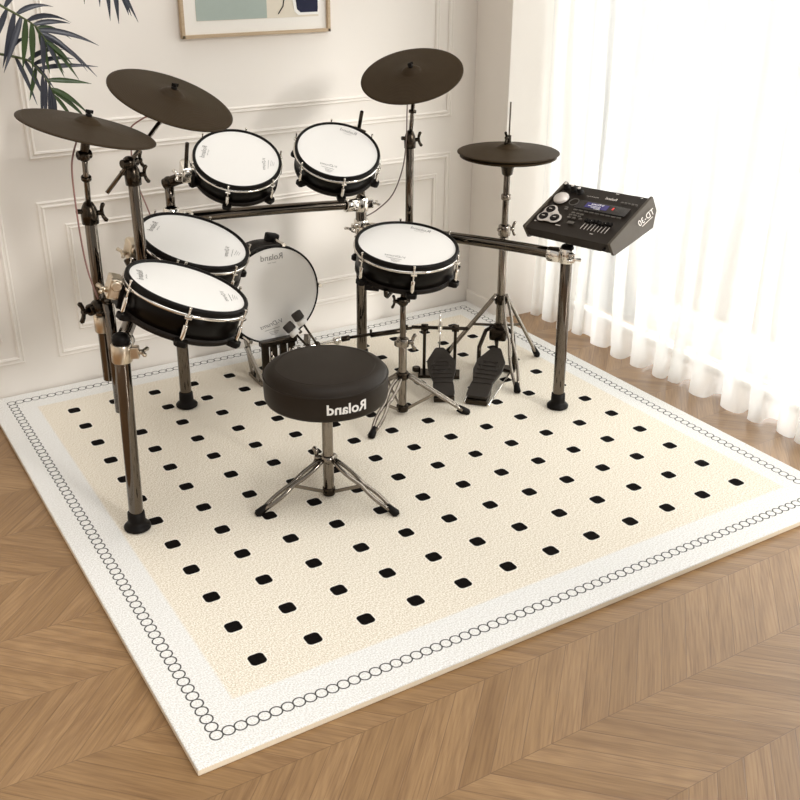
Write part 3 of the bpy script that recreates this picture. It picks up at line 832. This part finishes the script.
# pedal of the hi-hat
def footboard(parent, m4, heel, toe, w0, w1, mat='bronze'):
    heel, toe = Vector(heel), Vector(toe); d = (toe - heel); L = d.length; d.normalize(); s = d.cross(Vector((0, 0, 1))).normalized(); up = s.cross(d)
    fr = Matrix.Translation(heel) @ Matrix((d, s, up)).transposed().to_4x4() if False else Matrix.Translation(heel) @ Matrix((d, -s, up)).transposed().to_4x4()
    b = MB()
    b.prism([(0, -w0 * .40), (L * .04, -w0 * .5), (L * .22, -w0 * .5), (L * .30, -w0 * .47), (L * .52, -w1 * .56), (L * .72, -w1 * .56), (L * .97, -w1 * .22), (L, -w1 * .15),
             (L, w1 * .15), (L * .97, w1 * .22), (L * .72, w1 * .56), (L * .52, w1 * .56), (L * .30, w0 * .47), (L * .22, w0 * .5), (L * .04, w0 * .5), (0, w0 * .40)], fr, .012, .0025)
    for k in range(5): b.box(fr @ Vector((L * (.36 + .085 * k), 0, .013)), (L * .03, w1 * (.8 if k < 4 else .6), .003), fr.to_3x3(), .001)
    b.torus(fr @ Vector((L * .6, 0, .0125)), fr.to_3x3() @ Vector((0, 0, 1)), w1 * .32, .0022, 30, 6)
    b.box(fr @ Vector((L * .26, 0, .0125)), (.006, w0 * .9, .004), fr.to_3x3(), .001)
    o = local(m4, b).build('footboard', M[mat], parent)
    h = MB(); h.box(fr @ Vector((L * .10, 0, -.012)), (L * .24, w0 * .98, .022), fr.to_3x3(), .004); local(m4, h).build('heel_plate', M['darkmetal'], parent)
    return fr, L
HE, TO = Vector((1.268, .882, .026)), Vector((1.528, 1.115, .080))
footboard(hh, HM, HE, TO, .082, .098)
d = (TO - HE); d.z = 0; d.normalize(); s = Vector((d.y, -d.x, 0))
b = MB()
for sg in (-1, 1):
    b.path([HC + s * sg * .028 + Vector((0, 0, .125)), HC + s * sg * .055 + Vector((0, 0, .105)), TO + s * sg * .07 + Vector((0, 0, .005)), TO + s * sg * .07 + Vector((0, 0, -.066))], .0085, 12)
b.box(TO + Vector((0, 0, -.072)), (.05, .16, .010), Matrix((d, s, Vector((0, 0, 1)))).transposed(), .003)
local(HM, b).build('yoke', M['darkmetal'], hh)
b = MB(); b.box(HC + Vector((-.01, -.01, .105)), (.062, .07, .05), Matrix((d, s, Vector((0, 0, 1)))).transposed(), .012); b.path([HC + Vector((0, 0, .1)), HC - d * .05 + Vector((0, 0, .085)), TO + Vector((0, 0, .012))], [.013, .009, .005], 12)
local(HM, b).build('linkage', M['darkmetal'], hh)
b = MB()
for sg in (-1, 1): b.path([HE + s * sg * .045 + Vector((0, 0, -.02)), TO + s * sg * .066 + Vector((0, 0, -.074))], .0035, 8)
local(HM, b).build('radius_rods', M['chrome'], hh)

hp = thing('hi_hat', 'pair of flat brown hi-hat cymbals level on the right-hand stand', 'cymbal', at(HC.x, HC.y, .826))
cymbal_mesh(.1905, .24, .05).build('top_cymbal', M['cymbal'], hp)
b = MB(); b.lathe([(0, -.004), (.12, -.006), (.172, -.010), (.180, -.012), (.181, -.018), (.172, -.021), (.1, -.010), (0, -.004)], n=96); b.build('bottom_cymbal', M['cymbal'], hp)
b = MB(); b.cyl((0, 0, .020), (0, 0, .060), .0085, 16); wing_nut(b, (-.007, -.003, .052), (-1, -.3, 0), 1.0); b.cyl((0, 0, .024), (0, 0, .034), .014, 18); b.build('clutch', M['darkmetal'], hp)

# ------------------------------------------------------------------ double pedal
PM = at(.86, 1.36, 0)
dp = thing('double_bass_pedal', 'black double bass pedal with drive shaft joining kick and right footboard', 'drum pedal', PM)
A0, A1 = Vector((.80, 1.395, .14)), Vector((.99, 1.395, .14))
b = MB(); b.cyl(A0 - Vector((.02, 0, 0)), A1 + Vector((.01, 0, 0)), .0065, 14)
for x_ in (.80, .97): b.bar((x_, 1.395, .012), (x_, 1.395, .150), .018, .010, (1, 0, 0)); b.cyl((x_ - .014, 1.395, .14), (x_ + .014, 1.395, .14), .013, 16)
b.box((.885, 1.37, .008), (.2, .09, .012), None, .003)
local(PM, b).build('main_frame', M['chrome'], dp)
footboard(dp, PM, (.79, 1.10, .03), (.87, 1.375, .085), .08, .095)
for (bx, bz, px_) in ((.800, .205, .845), (.836, .243, .885)):
    b = MB(); e = Vector((bx, 1.445, bz)); p = Vector((px_, 1.395, .14)); b.cyl(p, e, .0045, 10); b.ball(p, .013)
    bt = local(PM, b).build('beater', M['darkmetal'], dp)
    dd = (e - p).normalized(); b = MB(); b.cyl(e - dd * .010, e + dd * .024, .0205, 24, .005)
    h_ = local(PM, b).build('beater_head', M['felt'], bt)
    b = MB(); b.cyl(e - dd * .032, e - dd * .011, .0195, 20, .004); h2 = local(PM, b).build('beater_collar', M['beaterwhite'], bt)
S0, S1 = Vector((1.257, 1.218, .195)), Vector((1.353, 1.150, .195))
ax = (S1 - S0).normalized()
b = MB(); b.path([A1, A1 + Vector((.03, -.01, .004))], .011, 14); b.path([A1 + Vector((.02, -.006, .003)), S0 - ax * .05 + Vector((0, 0, -.004))], [.006, .006], 14)
m1 = A1 + (S0 - A1) * .35; m2 = A1 + (S0 - A1) * .78
b.path([m1, m2], .0098, 16); b.cyl(m1 + Vector((0, -.004, .012)), m1 + Vector((0, -.004, .024)), .005, 10); b.cyl(m2 + Vector((0, -.004, .010)), m2 + Vector((0, -.004, .022)), .005, 10)
local(PM, b).build('drive_shaft', M['darkmetal'], dp)
b = MB()
for q in (S0, S1):
    b.bar(Vector((q.x, q.y, .01)), q + Vector((0, 0, .01)), .016, .012, ax); b.cyl(q - ax * .014, q + ax * .014, .014, 16)
b.cyl(S0 - ax * .05, S1 + ax * .04, .007, 14); b.path([S1 + ax * .04, S1 + ax * .055], [.010, .002], 12)
mid = (S0 + S1) / 2; pv = Vector((-.5, -.866, 0)); pv = (pv - ax * pv.dot(ax)).normalized()
b.box(Vector((mid.x, mid.y, .008)) + pv * .01, (.16, .07, .012), Matrix((ax, pv, Vector((0, 0, 1)))).transposed(), .003)
b.cyl(Vector((S0.x, S0.y, .012)) - ax * .03, Vector((S0.x, S0.y, .03)) - ax * .03, .016, 16)
local(PM, b).build('side_frame', M['darkmetal'], dp)
b = MB(); b.path([mid, mid + Vector((0, 0, .045))], .004, 10); b.torus(mid + Vector((0, 0, .048)), ax, .008, .003, 20, 8); b.path([mid + pv * .012 + Vector((0, 0, .01)), mid + pv * .016 + Vector((0, 0, -.085))], .003, 8); b.box(mid + Vector((0, 0, .0)), (.018, .022, .03), Matrix((ax, pv, Vector((0, 0, 1)))).transposed(), .003)
local(PM, b).build('chain_link', M['chrome'], dp)
footboard(dp, PM, Vector((1.176, .955, .026)), mid + pv * .012 + Vector((0, 0, -.085)), .078, .094)

# ------------------------------------------------------------------ sound module
MX, MF = Vector((.232, -.972, .028)).normalized(), Vector((-.872, -.221, -.437)); MF = (MF - MX * MF.dot(MX)).normalized(); MN = MF.cross(MX).normalized()
if MN.z < 0: MN = -MN
MC = Vector((1.550, .691, .726))
MT = Matrix.Translation(MC) @ Matrix((MX, -MF, MN)).transposed().to_4x4()     # local: x right, y towards the back, z up
mod = thing('sound_module', 'black electronic drum sound module tilted on the right rack post', 'drum module', MT)
W, D = .352, .257
b = MB()
ys = [(-D / 2 + .002, -.004), (-D / 2 + .010, -.044), (D / 2 - .02, -.095), (D / 2 - .004, -.085), (D / 2 - .002, -.004)]
fr = Matrix(((0, 0, 1, -W / 2 + .006), (1, 0, 0, 0), (0, 1, 0, 0), (0, 0, 0, 1)))
b.prism([(y, z - .0015) for y, z in ys], fr, W - .012, .0012); b.build('housing', M['module'], mod)
for sx in (-1, 1):
    b = MB(); fr = Matrix(((0, 0, 1, sx * (W / 2 - .004) - .005), (1, 0, 0, 0), (0, 1, 0, 0), (0, 0, 0, 1)))
    b.prism([(-D / 2, 0), (-D / 2 + .006, -.050), (-D / 2 + .014, -.054), (D / 2 - .03, -.104), (D / 2 + .006, -.058), (D / 2 + .002, .0015), (D / 2 - .004, .003), (-D / 2 + .004, .002)], fr, .010, .002)
    sp = b.build('side_panel', M['moduleside'], mod)
    if sx > 0:
        t = text_mb('TD-30', .034, True, .35, .0002)
        u = MB().merge(t); u.box((0, -.017, 0), (.062, .0025, .0006), None, 0)
        f2 = Matrix(((0, 0, 1, W / 2 + .0075), (1, 0, 0, .070), (0, 1, 0, -.036), (0, 0, 0, 1)))
        u.v = [f2 @ (Matrix.Rotation(math.radians(-6), 3, 'Z') @ q) for q in u.v]
        lo = u.build('logo', M['silver'], sp, recalc=False); lo['label'] = 'white mirrored lettering'
def P2(u, v, z=0): return Vector((u, -v, z))       # u right, v towards the front
for i, (u, v) in enumerate(((-.148, -.098), (-.115, -.093), (-.083, -.086))):
    b = MB(); b.lathe([(.013, 0), (.0125, .003), (.0105, .004), (.0095, .018), (.008, .020), (0, .0205)], P2(u, v), (0, 0, 1), 20); kb = b.build('knob', M['rubber'], mod)
    b = MB(); b.cyl(P2(u, v, .0195), P2(u, v, .0225), .0058, 16); kk = b.build('knob_cap', M['silver'], kb)
b = MB(); b.lathe([(.0275, 0), (.027, .006), (.025, .009), (.0, .009)], P2(-.132, -.041), (0, 0, 1), 36); b.build('value_dial', M['silver'], mod)
b = MB()
tri = [Vector((-.130, .024)), Vector((-.133, .063)), Vector((-.088, .061))]
for q in tri: b.cyl(P2(q.x, q.y, -.001), P2(q.x, q.y, .003), .0235, 30, .001)
for i in range(3):
    p, q = tri[i], tri[(i + 1) % 3]; c = (p + q) / 2; dd = q - p; a = math.atan2(-dd.y, dd.x)
    b.box(P2(c.x, c.y, .001), (dd.length, .040, .0036), Matrix.Rotation(a, 3, 'Z'), .0008)
b.build('button_plate', M['silver'], mod)
for q in tri:
    b = MB(); b.cyl(P2(q.x, q.y, .002), P2(q.x, q.y, .007), .0165, 26, .0015); bt = b.build('button', M['rubber'], mod)
    b = MB(); b.box(P2(q.x, q.y, .0073), (.012, .003, .0006), None, 0); b.build('button_mark', M['silver'], bt)
b = MB(); b.box(P2(.043, -.030, .0006), (.200, .042, .0022), None, .0006); dsp = b.build('display', M['screenglass'], mod)
b = MB(); b.box(P2(.020, -.033, .002), (.088, .026, .0008), None, 0); sn = b.build('screen', M['screen'], dsp)
t = text_mb('V-Drums', .013, True, 0, .0002); t.v = [P2(.02, -.040, .0028) + q for q in t.v]
for k in range(3): t.box(P2(.02 + .008 * (k - 1), -.030 + .006 * k, .0028), (.05 - .012 * k, .0016, .0003), None, 0)
t.build('screen_text', M['white_print'], dsp, recalc=False)
b = MB(); b.box(P2(.083, -.035, .002), (.006, .012, .001), None, 0); b.build('indicator_light', M['led'], dsp)
b = MB()
for k in range(9): b.box(P2(-.044 + .0215 * k, .001, .0012), (.016, .0045, .003), None, .0006)
for (u, v) in ((-.082, -.001), (-.079, .008), (-.041, .018), (-.022, .0185), (-.006, .019), (-.044, .030), (-.026, .030), (-.008, .031), (-.042, .043), (-.022, .043), (.004, .042)): b.box(P2(u, v, .0015), (.012, .006, .004), None, .001)
for k in range(5): b.box(P2(.094 + .0135 * k, -.074, .0015), (.009, .006, .004), None, .001)
b.build('key_row', M['piping'], mod)
b = MB(); b.torus(P2(-.075, -.036, .0012), (0, 0, 1), .017, .0012, 30, 6); b.box(P2(-.019, .066, .0012), (.024, .012, .003), None, .001); b.build('cursor_keys', M['piping'], mod)
b = MB()
for k in range(8): b.box(P2(.032 + .0135 * k, .060, .0004), (.0018, .048, .0012), None, 0)
b.build('fader_slots', M['silver'], mod)
for k in range(8):
    b = MB(); b.box(P2(.032 + .0135 * k, .046 + .003 * math.sin(k * 1.7), .005), (.0085, .015, .010), None, .0015); b.build('fader', M['rubber'], mod)
t = text_mb('Roland', .016, True, 0, .0003); t.v = [P2(.046, -.082, .0008) + q for q in t.v]
t2 = text_mb('SOUND MODULE', .006, True); t2.v = [P2(-.026, -.077, .0008) + q for q in t2.v]; t2.build('lettering', M['silver'], mod, recalc=False)
t.build('lettering', M['silver'], mod, recalc=False)
for (u, v, w_) in ((-.055, .090, .02), (.085, .098, .012), (-.15, .09, .008), (.05, -.113, .012), (.145, -.113, .008)): MB().box(P2(u, v, .0006), (w_, .003, .0004), None, 0).build('panel_mark', M['silver'], mod)
b = MB(); b.box((.02, -.02, -.083), (.13, .10, .03), None, .006); b.cyl((.09, -.06, -.075), (.12, -.07, -.075), .015, 16); b.build('mounting_plate', M['darkmetal'], mod)
mi_ = MT.inverted(); b = MB(); b.cyl(mi_ @ (R1 + Vector((0, 0, .0155))), mi_ @ Vector((R1.x + .012, R1.y - .008, .655)), .014, 18); b.build('mounting_stem', M['chrome'], mod)
b = MB(); b.cyl((.150, -D / 2 + .003, -.024), (.150, -D / 2 - .006, -.024), .005, 12); b.build('headphone_jack', M['rubber'], mod)

# ------------------------------------------------------------------ cables
def cable(label, pts, r=.0024, m='cable'):
    cu = []
    P = [Vector(q) for q in pts]
    for i in range(len(P) - 1):
        p0, p1, p2, p3 = P[max(i - 1, 0)], P[i], P[i + 1], P[min(i + 2, len(P) - 1)]
        for k in range(8):
            t = k / 8
            cu.append(.5 * ((2 * p1) + (p2 - p0) * t + (2 * p0 - 5 * p1 + 4 * p2 - p3) * t * t + (3 * p1 - p0 - 3 * p2 + p3) * t ** 3))
    cu.append(P[-1]); b = MB(); b.path(cu, r, 8)
    o = b.build('signal_cable', M[m], origin=P[0]); tag(o, label, 'cable', 'thin cables hanging from the cymbals')
cable('thin pinkish cable dropping from the lowest crash cymbal', [(-.052, .865, 1.085), (-.075, .850, 1.03), (-.075, .865, .93), (-.066, .89, .80), (-.058, .89, .72), (-.047, .868, .655)], m='cablepink')
cable('thin pinkish cable dropping from the boom crash cymbal', [(.225, 1.03, 1.115), (.172, 1.12, 1.06), (.196, 1.22, .983), (.225, 1.315, .885), (.243, 1.335, .83), (.27, 1.335, .74), (.30, 1.36, .64)], m='cablepink')
cable('thin grey cable curving down from the ride cymbal to the rack', [(1.200, 1.255, 1.09), (1.190, 1.25, 1.02), (1.190, 1.255, .90), (1.185, 1.27, .80), (1.168, 1.31, .70), (1.14, 1.37, .635), (1.118, 1.42, .60)])
b = None

# ------------------------------------------------------------------ picture on the wall
PX0, PX1, PZ0, PZ1 = .604, 1.197, 1.216, 1.66
PYW = 1.839
pic = thing('framed_picture', 'framed abstract print in a pale oak frame on the back wall', 'picture', at((PX0 + PX1) / 2, PYW, PZ0))
PCM = at((PX0 + PX1) / 2, PYW, PZ0)
b = MB(); w = .012
for x in (PX0 + w / 2, PX1 - w / 2): b.box((x, PYW - .011, (PZ0 + PZ1) / 2), (w, .022, PZ1 - PZ0), None, .0015)
for z in (PZ0 + w / 2, PZ1 - w / 2): b.box(((PX0 + PX1) / 2, PYW - .011, z), (PX1 - PX0, .022, w), None, .0015)
local(PCM, b).build('frame', M['oak'], pic)
b = MB(); b.box(((PX0 + PX1) / 2, PYW - .006, (PZ0 + PZ1) / 2), (PX1 - PX0 - .012, .006, PZ1 - PZ0 - .012), None, 0); local(PCM, b).build('mat_board', M['mat_board'], pic)
b = MB(); yy = PYW - .0095
b.box((.665 + .243, yy, 1.445), (.487, .001, .345), None, 0)
b.mat(1).box((.665 + .137, yy - .0008, 1.445), (.274, .001, .343), None, 0)
poly = [(0, 0), (.015, -.012), (.092, -.012), (.094, .0), (.094, .16), (.02, .16), (.0, .12), (.012, .08), (-.006, .04)]
b.mat(2).prism([(x * 1.08 - .005, z * 1.05 - .006) for x, z in poly], Matrix(((1, 0, 0, 1.056), (0, 0, 1, yy - .0022), (0, 1, 0, 1.298), (0, 0, 0, 1))), .001)
b.mat(3).prism([(x * .92 + .006, z * .98 + .002) for x, z in poly], Matrix(((1, 0, 0, 1.056), (0, 0, 1, yy - .003), (0, 1, 0, 1.298), (0, 0, 0, 1))), .001)
b.mat(4).path([(.985, yy - .001, 1.286), (1.005, yy - .001, 1.312), (1.012, yy - .001, 1.345), (1.008, yy - .001, 1.40), (.99, yy - .001, 1.47), (1.01, yy - .001, 1.55)], .0022, 6)
local(PCM, b).build('art_print', [M['print_cream'], M['print_sage'], M['print_white'], M['print_navy'], M['print_black']], pic)

# ------------------------------------------------------------------ palm
PB = Vector((-.52, 1.42, FZ)); PLM = Matrix.Translation(PB)
palm = thing('potted_palm', 'tall potted palm with slate and green fronds hanging in at the left', 'plant', PLM)
b = MB(); b.lathe([(0, .0), (.13, .0), (.14, .01), (.175, .30), (.18, .32), (.168, .322), (.165, .29), (0, .285)], n=40); b.build('pot', M['pot'], palm)
b = MB(); b.lathe([(0, .296), (.1, .298), (.166, .29)], n=30); b.build('soil', M['soil'], palm)
b = MB(); b.path([(0, 0, .28), (.01, 0, .6), (0, .01, .95), (.02, .0, 1.25)], [.04, .032, .03, .024], 14); b.build('trunk', M['trunk'], palm)
def leaflet(b, o, d, L, w, droop, up):
    L *= .86; w *= .82
    d = Vector(d).normalized(); up = Vector(up); up = (up - d * up.dot(d)).normalized(); s = d.cross(up)
    n = 7; L_, Rr = [], []
    mids = []
    for i in range(n + 1):
        t = i / n; c = o + d * L * t + Vector((0, 0, -droop * L * t * t)); ww = w * (math.sin(PI * min(1, .06 + t * .94) ** .72)) * (1 - .15 * t) + .0004
        L_.append(c + s * ww + up * ww * .35); mids.append(c); Rr.append(c - s * ww + up * ww * .35)
    m0 = b.mi
    vs = L_ + mids + Rr; k = n + 1; fs = []
    for i in range(n): fs += [(i, i + 1, k + i + 1, k + i), (k + i, k + i + 1, 2 * k + i + 1, 2 * k + i)]
    b.add(vs, fs, True)
def frond(pts, specs, nm='frond', green=.3, seed=0):
    """rachis through pts; specs = list of (t, direction, length, half width, droop, green?)"""
    P = [Vector(q) for q in pts]; cu = []
    for i in range(len(P) - 1):
        p0, p1, p2, p3 = P[max(i - 1, 0)], P[i], P[i + 1], P[min(i + 2, len(P) - 1)]
        for k in range(8):
            t = k / 8; cu.append(.5 * ((2 * p1) + (p2 - p0) * t + (2 * p0 - 5 * p1 + 4 * p2 - p3) * t * t + (3 * p1 - p0 - 3 * p2 + p3) * t ** 3))
    cu.append(P[-1]); b = MB(); n = len(cu)
    b.mat(0).path(cu, [.006 * (1 - .75 * i / n) for i in range(n)], 8)
    for (t, d, L, w, dr, g) in specs:
        b.mat(2 if g else 1); o = cu[min(n - 1, int(t * (n - 1)))]
        leaflet(b, o, d, L, w, dr, (.1, -1, .25))
    return local(PLM, b).build(nm, [M['stem'], M['leaf_dark'], M['leaf_green']], palm, recalc=False)
CRN = PB + Vector((.02, 0, 1.25))
# the frond that hangs furthest into the picture
main = [CRN, (-.33, 1.46, 1.46), (-.13, 1.49, 1.43), (-.065, 1.5, 1.375), (-.013, 1.5, 1.342), (.03, 1.5, 1.31), (.056, 1.49, 1.265)]
sp = [(1.0, (.75, 0, -.55), .10, .009, .25, 1), (.97, (.35, 0, -.85), .13, .010, .1, 1), (.93, (.85, -.1, -.42), .19, .0105, .35, 0), (.93, (-.1, 0, -1), .14, .010, 0, 0), (.88, (1, -.1, -.02), .20, .011, .28, 0), (.88, (.12, 0, -1), .15, .011, 0, 1),
      (.84, (.45, .1, -.8), .17, .010, .1, 1), (.82, (1, 0, .25), .13, .010, .25, 0), (.80, (-.12, 0, -1), .16, .012, .0, 1), (.76, (.9, -.2, .45), .16, .010, .5, 0), (.74, (-.2, 0, -1), .17, .012, 0, 1), (.70, (-.45, -.1, -.9), .2, .012, 0, 0),
      (.66, (.8, 0, .5), .15, .010, .4, 0), (.64, (-.35, 0, -.95), .19, .012, 0, 0), (.58, (-.5, 0, -.85), .18, .011, 0, 0), (.56, (.6, 0, .8), .16, .010, .3, 0), (.50, (-.5, 0, -.9), .18, .011, 0, 0), (.48, (.4, -.1, .9), .16, .010, .3, 1), (.40, (-.5, 0, -.9), .18, .011, 0, 1), (.34, (.3, 0, .9), .16, .01, .3, 0),
      (1.0, (.3, 0, -.9), .09, .008, 0, 0), (.95, (.65, 0, -.75), .16, .010, .2, 1), (.86, (.75, .1, .1), .12, .009, .5, 1), (.9, (.6, -.1, -.2), .15, .009, .6, 0)]
frond(main, sp)
low = [CRN + Vector((0, .01, -.06)), (-.3, 1.52, 1.30), (-.129, 1.55, 1.246), (-.008, 1.55, 1.214), (.022, 1.55, 1.192), (.054, 1.55, 1.147), (.070, 1.55, 1.10)]
sp = [(1.0, (.55, 0, -.75), .11, .008, .2, 1), (.97, (.02, 0, -1), .10, .007, 0, 0), (.955, (.75, 0, -.5), .14, .010, .3, 1), (.925, (-.05, 0, -1), .14, .0075, 0, 0), (.92, (.85, 0, -.35), .14, .0105, .4, 1), (.875, (-.12, 0, -1), .17, .0078, 0, 0), (.85, (1, 0, -.05), .16, .010, .1, 1), (.83, (-.15, 0, -1), .18, .0078, 0, 0),
      (.785, (-.16, 0, -1), .18, .0078, 0, 0), (.72, (1, 0, .12), .22, .009, .15, 0), (.70, (-.3, 0, -.9), .12, .009, 0, 1), (.66, (.9, 0, .35), .16, .009, .3, 0), (.62, (.5, 0, -.5), .10, .008, .3, 0), (.56, (.7, 0, .5), .16, .009, .4, 0), (.52, (.3, 0, -.6), .14, .009, .3, 0), (.46, (.3, 0, -.8), .15, .009, .2, 0), (.42, (.5, 0, .6), .15, .009, .4, 0)]
frond(low, sp)
top = [CRN + Vector((0, -.02, 0)), (-.32, 1.38, 1.62), (-.1, 1.34, 1.68), (.08, 1.31, 1.60), (.19, 1.30, 1.49), (.235, 1.3, 1.43)]
sp = [(1.0, (.25, 0, -1), .10, .009, 0, 0), (.97, (.4, 0, -.9), .10, .009, .2, 0), (.92, (.03, 0, -1), .15, .0105, 0, 0), (.88, (.5, 0, -.8), .15, .010, .2, 0), (.84, (.0, 0, -1), .17, .0105, 0, 0), (.78, (-.05, 0, -1), .15, .0105, 0, 0), (.70, (-.08, 0, -1), .19, .0105, 0, 1), (.62, (-.1, 0, -1), .16, .010, 0, 0), (.55, (-.2, 0, -1), .16, .01, 0, 0), (.9, (.8, 0, .3), .16, .01, .4, 0), (.8, (.6, 0, .6), .16, .01, .3, 0), (.7, (.5, 0, .7), .16, .01, .3, 0), (.45, (-.2, 0, -1), .16, .01, 0, 0), (.4, (.2, 0, .9), .16, .01, 0, 0)]
frond(top, sp)
for k, (dx, dy, dz) in enumerate(((-.35, -.25, .35), (-.3, .2, .4), (-.05, -.45, .4), (-.45, -.05, .1), (.05, .22, .55))):
    pts = [CRN, CRN + Vector((dx * .4, dy * .4, dz * .8)), CRN + Vector((dx * .8, dy * .8, dz)), CRN + Vector((dx * 1.2, dy * 1.2, dz * .75))]
    s_ = Vector((-dy, dx, 0)).normalized(); sp = []
    for i in range(14):
        t = .3 + .05 * i
        for sg in (-1, 1): sp.append((t, s_ * sg + Vector((dx, dy, -.5)), .17, .010, .2, (i + k) % 3 == 0))
    frond(pts, sp)

# ------------------------------------------------------------------ light
wd = bpy.data.worlds.new('World'); sc.world = wd; wd.use_nodes = True
nt = wd.node_tree; bg = nt.nodes['Background']
tc = nt.nodes.new('ShaderNodeTexCoord'); sp_ = nt.nodes.new('ShaderNodeSeparateXYZ'); nt.links.new(tc.outputs['Generated'], sp_.inputs[0])
rp = nt.nodes.new('ShaderNodeValToRGB'); nt.links.new(sp_.outputs[2], rp.inputs[0])
rp.color_ramp.elements[0].color = (.74, .71, .67, 1); rp.color_ramp.elements[0].position = 0.0
rp.color_ramp.elements[1].color = (1.0, .985, .96, 1); rp.color_ramp.elements[1].position = .6
nt.links.new(rp.outputs[0], bg.inputs[0]); bg.inputs[1].default_value = .46
def sun(name, frm, strength, angle, col):
    l = bpy.data.lights.new(name, 'SUN'); l.energy = strength; l.angle = math.radians(angle); l.color = col
    o = bpy.data.objects.new(name, l); COL.objects.link(o); o.rotation_euler = Vector(frm).to_track_quat('Z', 'Y').to_euler(); o.location = Vector(frm)
    return o
sun('window_sun', (1.0, -3.4, 1.33), 1.85, 14, (1, .985, .96))
sun('sky_light', (.3, -.6, 3.0), .78, 40, (1, .985, .96))
l = bpy.data.lights.new('window_daylight', 'AREA'); l.shape = 'RECTANGLE'; l.size = 2.3; l.size_y = 2.5; l.energy = 76; l.color = (1, 1, .995)
o = bpy.data.objects.new('window_daylight', l); COL.objects.link(o); o.location = (2.75, .45, 1.235)
o.rotation_euler = Vector((1, 0, 0)).to_track_quat('Z', 'Y').to_euler()

# ------------------------------------------------------------------ camera
yaw, pitch, roll = math.radians(31.6196), math.radians(25.336), math.radians(.3447)
f_ = Vector((math.cos(pitch) * math.sin(yaw), math.cos(pitch) * math.cos(yaw), -math.sin(pitch)))
r_ = Vector((math.cos(yaw), -math.sin(yaw), 0)); u_ = r_.cross(f_)
r2 = r_ * math.cos(roll) + u_ * math.sin(roll); u2 = -r_ * math.sin(roll) + u_ * math.cos(roll)
cd = bpy.data.cameras.new('camera'); cam = bpy.data.objects.new('camera', cd); COL.objects.link(cam)
cd.sensor_width = 36; cd.lens = 1018.591 / 800 * 36; cd.clip_start = .05
cam.matrix_world = Matrix.Translation((-.72968, -1.83172, 1.60998)) @ Matrix((r2, u2, -f_)).transposed().to_4x4()
sc.camera = cam
sc.view_settings.view_transform = 'Standard'
try: sc.view_settings.look = 'None'
except Exception: pass
sc.view_settings.exposure = 0.40; sc.view_settings.gamma = 1.0; sc.view_settings.use_curve_mapping = False
sc.cycles.max_bounces = 10; sc.cycles.transparent_max_bounces = 16
try: sc.cycles.use_denoising = True
except Exception: pass
